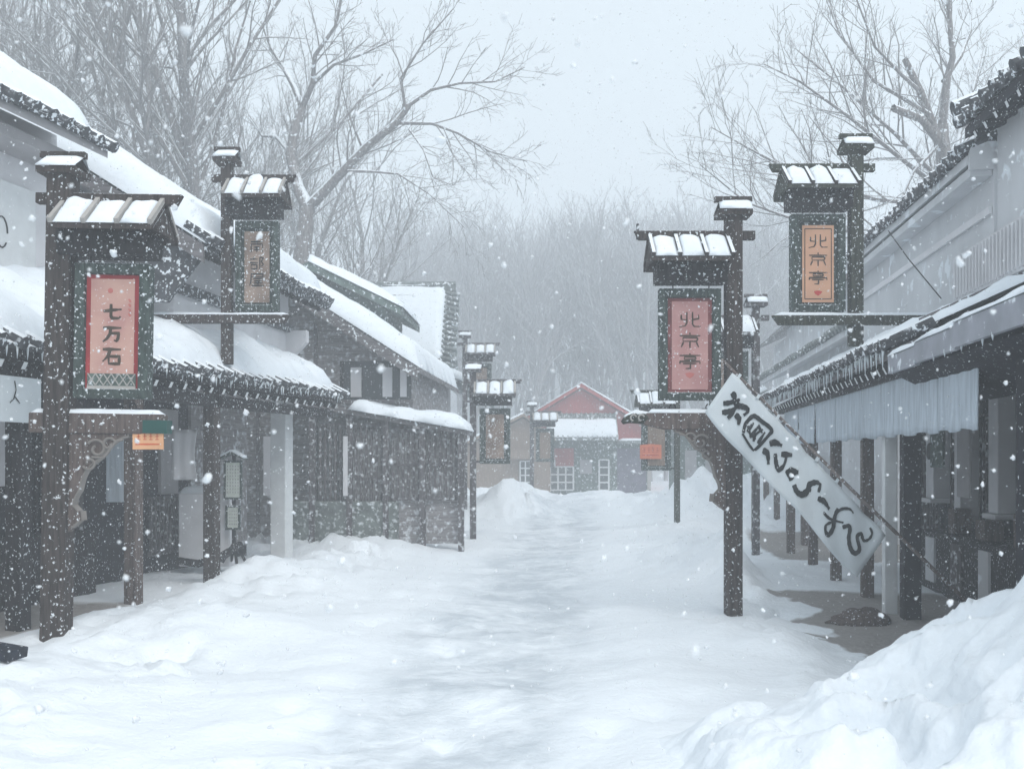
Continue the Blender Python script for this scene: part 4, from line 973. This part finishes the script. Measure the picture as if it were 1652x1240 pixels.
# ------------------------------------------------------------------ bare trees
def branch_dir(d, ang, az):
    a = d.orthogonal().normalized(); b = d.cross(a)
    return (d * math.cos(ang) + (a * math.cos(az) + b * math.sin(az)) * math.sin(ang)).normalized()
def grow(rng, tr, cr, pts, r0, r1, lvl, maxl, dens, minr, up=.25, ratio=.55, droop=0):
    pts = [Vector(p) for p in pts]; n = len(pts)
    rad = [r0 + (r1 - r0) * i / (n - 1) for i in range(n)]
    (tr if lvl <= 1 else cr).tube(pts, rad, 8 if lvl == 0 else (6 if lvl == 1 else (4 if lvl == 2 else 3)), cap=False)
    if lvl >= maxl: return
    seg = [(pts[i + 1] - pts[i]).length for i in range(n - 1)]; L = sum(seg)
    k = max(2, int(L * dens[min(lvl, len(dens) - 1)] + rng.random()))
    for c in range(k):
        t = .22 + .78 * (c + rng.random()) / k if lvl else .35 + .65 * (c + rng.random()) / k
        t = min(t, .995); x = t * L; i = 0
        while i < n - 2 and x > seg[i]: x -= seg[i]; i += 1
        p = pts[i].lerp(pts[i + 1], min(1, x / seg[i])); d = (pts[i + 1] - pts[i]).normalized()
        r = rad[i] + (rad[i + 1] - rad[i]) * min(1, x / seg[i])
        ln = L * ratio * (1.15 - .6 * t) * rng.uniform(.6, 1.15)
        if ln < .15: ln = rng.uniform(.15, .3)
        dd = branch_dir(d, rng.uniform(.45, .95), rng.uniform(0, 6.283)); dd = (dd + Vector((0, 0, up))).normalized()
        q = [p]; m = 4 if lvl < 2 else 3
        for s_ in range(m):
            dd = (dd + Vector((rng.gauss(0, .13), rng.gauss(0, .13), rng.gauss(0, .10) + up * .22 - droop * s_ * .1))).normalized(); q.append(q[-1] + dd * ln / m)
        rr = max(minr, min(r * .55, ln * .011 + minr))
        grow(rng, tr, cr, q, rr, max(minr * .7, rr * .35), lvl + 1, maxl, dens, minr, up, ratio, droop)
def tree(name, label, limbs, seed, loc, group, maxl=4, dens=(1.1, 1.6, 2.4, 3.2), minr=.007, up=.25, ratio=.55, mt='bark', mc='twig', droop=0):
    rng = random.Random(seed); tr, cr = MB(), MB()
    for pts, r0, r1, lv in limbs: grow(rng, tr, cr, pts, r0, r1, lv, maxl, dens, minr, up, ratio, droop)
    t = thing(name, label, 'tree', loc, 0, group)
    for nm, mb, m in (('trunk', tr, mt), ('crown', cr, mc)):
        me = bpy.data.meshes.new(nm); me.from_pydata(mb.v, [], mb.f); me.materials.append(MATS[m])
        me.polygons.foreach_set('use_smooth', [True] * len(me.polygons))
        o = bpy.data.objects.new(nm, me); COL.objects.link(o); o.parent = t
    return t
def shape(pl, Y, base):
    """limb drawn as (x offset, depth offset, height) in metres around the base"""
    return pl
# spreading tree behind the wooden house (26 m away): 1 px of the photo is about 1.58 cm there
def PX(px, py, dy=0): return ((px - 480) * .01576, dy, 1.6 + (740 - py) * .01576)
big = [
 ([(0, 0, -.3), PX(482, 560), PX(484, 450), PX(490, 385), PX(497, 335)], .30, .19, 0),
 ([PX(497, 335), PX(478, 300, .2), PX(463, 240, .4), PX(470, 195, .5), PX(480, 160, .6)], .17, .12, 1),
 ([PX(480, 160, .6), PX(462, 120, .9), PX(440, 80, 1.2), PX(415, 40, 1.5), PX(395, -10, 1.7)], .09, .03, 1),
 ([PX(480, 160, .6), PX(500, 130, .3), PX(508, 90, 0), PX(545, 50, -.3), PX(560, -10, -.5)], .09, .03, 1),
 ([PX(500, 130, .3), PX(540, 110, -.2), PX(590, 100, -.5), PX(640, 85, -.8)], .05, .015, 1),
 ([PX(463, 240, .4), PX(430, 200, 1), PX(400, 190, 1.5), PX(370, 150, 2)], .06, .02, 1),
 ([PX(497, 335), PX(525, 312, -.2), PX(560, 280, -.4), PX(600, 245, -.6), PX(645, 215, -.8), PX(665, 190, -.9)], .15, .07, 1),
 ([PX(665, 190, -.9), PX(700, 168, -1), PX(745, 160, -1.1), PX(800, 160, -1.2), PX(845, 138, -1.2)], .05, .012, 1),
 ([PX(645, 215, -.8), PX(700, 212, -.6), PX(740, 225, -.5), PX(790, 252, -.4), PX(850, 266, -.3)], .05, .012, 1),
 ([PX(660, 200, -.9), PX(655, 155, -1.2), PX(690, 110, -1.5), PX(740, 62, -1.8)], .045, .012, 1),
 ([PX(665, 225, -.8), PX(690, 265, -1.2), PX(705, 310, -1.4), PX(735, 325, -1.5)], .03, .01, 1),
 ([PX(560, 283, -.4), PX(605, 291, -.8), PX(650, 300, -1.1), PX(700, 335, -1.3), PX(755, 390, -1.5)], .045, .01, 1),
 ([PX(590, 252, -.5), PX(570, 200, -.9), PX(560, 150, -1.2)], .03, .01, 1),
]
tree('spreading_tree', 'bare spreading tree with a long limb reaching right over the street', big, 11, (-5.45, 26.0, 0), 'bare trees behind the left houses', dens=(.5, 4.0, 4.2, 4.6), minr=.0058, up=.12, ratio=.52, maxl=4, droop=.05)
# right tree (23 m away): about 1.39 cm per px
def PR(px, py, dy=0): return ((px - 1530) * .0139, dy, 1.6 + (740 - py) * .0139)
rt = [
 ([(0, 0, -.3), PR(1535, 500), PR(1530, 330), PR(1522, 250), PR(1520, 200)], .26, .14, 0),
 ([PR(1520, 205), PR(1522, 130, -.2), PR(1528, 100, -.3), PR(1515, 20, -.5), PR(1508, -40, -.6)], .10, .03, 1),
 ([PR(1524, 260), PR(1495, 215, -.4), PR(1465, 165, -.7), PR(1432, 122, -1)], .12, .07, 1),
 ([PR(1526, 290), PR(1490, 250, -.9), PR(1450, 222, -1.3), PR(1398, 212, -1.6)], .11, .08, 1),
 ([PR(1465, 165, -.7), PR(1420, 150, -1.2), PR(1370, 120, -1.6), PR(1310, 20, -2.2)], .05, .012, 1),
 ([PR(1480, 200, -.7), PR(1400, 140, -.4), PR(1350, 60, -.2), PR(1330, -10, 0)], .05, .012, 1),
 ([PR(1522, 130), PR(1560, 80, .3), PR(1585, 30, .6), PR(1600, -30, 1)], .06, .02, 1),
 ([PR(1530, 300), PR(1556, 240, .4), PR(1575, 190, .8), PR(1620, 100, 1.5), PR(1650, 30, 2)], .09, .02, 1),
 ([PR(1490, 250, -.9), PR(1440, 300, -1.2), PR(1410, 360, -1.4), PR(1420, 395, -1.5)], .04, .015, 1),
 ([PR(1526, 310), PR(1430, 270, -.8), PR(1340, 215, -1.2), PR(1260, 170, -1.5), PR(1200, 148, -1.7)], .06, .01, 1),
 ([PR(1526, 330), PR(1400, 330, -.5), PR(1280, 300, -.8), PR(1200, 265, -1), PR(1130, 232, -1.2)], .06, .01, 1),
 ([PR(1528, 360), PR(1400, 385, -.4), PR(1290, 370, -.6), PR(1190, 340, -.8), PR(1115, 285, -1)], .06, .01, 1),
 ([PR(1526, 300), PR(1440, 220, -.2), PR(1360, 130, .2), PR(1290, 60, .5)], .06, .012, 1),
]
tree('roadside_tree', 'bare tree with cut stubs behind the grey right-hand houses', rt, 23, (9.81, 23.0, 0), 'bare trees behind the right houses', dens=(.3, 3.6, 4.2, 4.4), minr=.0056, up=.2, ratio=.43, maxl=4)

def upright(rng, h, lean=0, fork=.3, r=.2):
    tr = [Vector((0, 0, -.5))]; d = Vector((lean, 0, 1)).normalized(); n = 7; limbs = []
    for i in range(n):
        d = (d + Vector((rng.gauss(0, .07), rng.gauss(0, .07), .05))).normalized(); tr.append(tr[-1] + d * h / n)
    limbs.append((tr, r, r * .25, 0))
    for k in range(3):
        i = 2 + k; s_ = rng.choice((-1, 1)); q = [tr[i]]; dd = Vector((s_ * rng.uniform(.3, .6), rng.uniform(-.3, .3), 1)).normalized()
        for j in range(4): dd = (dd + Vector((rng.gauss(0, .1), rng.gauss(0, .1), .06))).normalized(); q.append(q[-1] + dd * h * .15)
        limbs.append((q, r * .5, r * .12, 1))
    return limbs
rng = random.Random(5)
protos = []
KINDS = ['tall bare tree with a forked trunk, ', 'bare tree with a dense twiggy crown, ', 'slender bare tree with upright limbs, ']
for k in range(3):
    protos.append((upright(rng, 15.5 - k, rng.uniform(-.1, .1), r=.27 - .03 * k), 40 + k))
spots = [(-15.2, 30, 'rising over the nearest left roof', 0, 1.0), (-12.6, 27.5, 'above the white gabled house', 1, .95), (-11.0, 31, 'second behind the white gabled house', 2, 1.05), (-9.4, 28, 'straight above the left sign canopy', 0, 1.08),
         (-17.5, 34, 'at the upper left corner', 1, 1.1), (-13.8, 36, 'in the second rank at the far left', 2, 1.1), (-9.8, 39, 'in the third rank behind the left houses', 0, .9), (-8.6, 37, 'between the two left signs, far back', 1, .95), (-6.6, 43, 'faint behind the long-limbed tree', 2, 1.0)]
first = {}
for x, y, where, k, sc in spots:
    if k not in first:
        t = first[k] = tree('bare_tree', KINDS[k] + where, protos[k][0], protos[k][1], (x, y, 0), 'bare trees behind the left houses', dens=(1.3, 2.0, 2.8, 3.2), minr=.0068, up=.22, ratio=.46)
    else:
        t = copy_tree(first[k]); t.location = (x, y, 0); t['label'] = KINDS[k] + where
    t.rotation_euler = (0, 0, rng.uniform(0, 6.28)); t.scale = (sc, sc, sc)
for x, y, where, k, sc in ((15.5, 27, 'at the upper right corner', 1, .8), (12.8, 31, 'right of the tree with cut stubs', 2, .75)):
    t = copy_tree(first[k]); t.location = (x, y, 0); t['label'] = KINDS[k] + where; t['group'] = 'bare trees behind the right houses'
    t.rotation_euler = (0, 0, rng.uniform(0, 6.28)); t.scale = (sc * sx, sc, sc)
# hillside wood: lighter trees, all alike in the snowfall
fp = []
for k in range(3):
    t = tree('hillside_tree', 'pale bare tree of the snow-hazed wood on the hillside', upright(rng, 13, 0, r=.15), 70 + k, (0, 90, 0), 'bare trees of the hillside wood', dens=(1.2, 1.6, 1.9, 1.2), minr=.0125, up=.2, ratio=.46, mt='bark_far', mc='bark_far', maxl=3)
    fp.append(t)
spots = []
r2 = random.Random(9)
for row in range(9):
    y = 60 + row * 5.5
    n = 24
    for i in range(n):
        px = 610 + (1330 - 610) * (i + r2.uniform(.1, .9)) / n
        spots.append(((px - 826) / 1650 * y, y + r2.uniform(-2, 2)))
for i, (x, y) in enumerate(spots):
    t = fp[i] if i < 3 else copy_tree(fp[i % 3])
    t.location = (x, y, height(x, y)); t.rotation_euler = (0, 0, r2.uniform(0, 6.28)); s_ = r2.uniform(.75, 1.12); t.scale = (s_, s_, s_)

# ------------------------------------------------------------------ falling snow and snowy air
def flakes():
    r = np.random.default_rng(3)
    def cloud(n, lo, hi, mu, sg):
        p = r.uniform(lo, hi, (n, 3)); s = np.exp(r.normal(math.log(mu), sg, n)); return p, s
    A = [cloud(62000, (-7, 1.6, 0), (7, 16, 6.5), .0041, .40), cloud(22000, (-10, 14, 0), (10, 34, 9), .0068, .35), cloud(160, (-6, 3, .2), (6, 14, 6), .012, .3), cloud(110, (-1.3, .9, .9), (1.3, 2.8, 2.6), .0048, .3)]
    P = np.concatenate([a[0] for a in A]); S = np.concatenate([a[1] for a in A])
    big = (S / np.maximum(P[:, 1], 1.0)) > .0016
    oct_v = np.array([(1, 0, 0), (-1, 0, 0), (0, 1, 0), (0, -1, 0), (0, 0, 1), (0, 0, -1)], float)
    oct_f = np.array([(0, 2, 4), (2, 1, 4), (1, 3, 4), (3, 0, 4), (2, 0, 5), (1, 2, 5), (3, 1, 5), (0, 3, 5)])
    bm = bmesh.new(); bmesh.ops.create_icosphere(bm, subdivisions=2, radius=1); bm.verts.ensure_lookup_table()
    ico_v = np.array([v.co[:] for v in bm.verts]); ico_f = np.array([[v.index for v in f.verts] for f in bm.faces]); bm.free()
    VV, FF, off = [], [], 0
    for m_, base, tri in ((~big, oct_v, oct_f), (big, ico_v, ico_f)):
        p, s = P[m_], S[m_]; n = len(p); nv = len(base)
        jit = r.uniform(.45, 1.25, (n, nv, 1)); st = r.uniform(.5, 1.3, (n, 1, 3))
        Q, _ = np.linalg.qr(r.normal(size=(n, 3, 3)))
        VV.append((np.einsum('nij,nkj->nki', Q, base[None] * jit * st) * s[:, None, None] + p[:, None, :]).reshape(-1, 3))
        FF.append((tri[None] + nv * np.arange(n)[:, None, None]).reshape(-1, 3) + off); off += n * nv
    v = np.concatenate(VV); f = np.concatenate(FF)
    me = bpy.data.meshes.new('falling_snow'); v = v.reshape(-1, 3)
    me.vertices.add(len(v)); me.vertices.foreach_set('co', v.ravel())
    me.loops.add(f.size); me.loops.foreach_set('vertex_index', f.ravel().astype(np.int32))
    me.polygons.add(len(f)); me.polygons.foreach_set('loop_start', np.arange(0, f.size, 3, dtype=np.int32))
    me.update(); me.validate(); me.materials.append(MATS['flake'])
    me.polygons.foreach_set('use_smooth', [True] * len(me.polygons))
    o = bpy.data.objects.new('falling_snow', me); COL.objects.link(o); struct(o, 'stuff')
flakes()

hz = MB().box(-88, 88, -8, 150, -1.4, 34).build('haze', 'flake', None); struct(hz, 'stuff')
hm = bpy.data.materials.new('snowy_air'); hm.use_nodes = True
n, l = hm.node_tree.nodes, hm.node_tree.links; n.clear()
pv = n.new('ShaderNodeVolumePrincipled'); pv.inputs['Color'].default_value = (.93, .965, 1, 1); pv.inputs['Density'].default_value = .0108; pv.inputs['Anisotropy'].default_value = 0.0
ou = n.new('ShaderNodeOutputMaterial'); l.new(pv.outputs['Volume'], ou.inputs['Volume'])
hz.data.materials.clear(); hz.data.materials.append(hm)
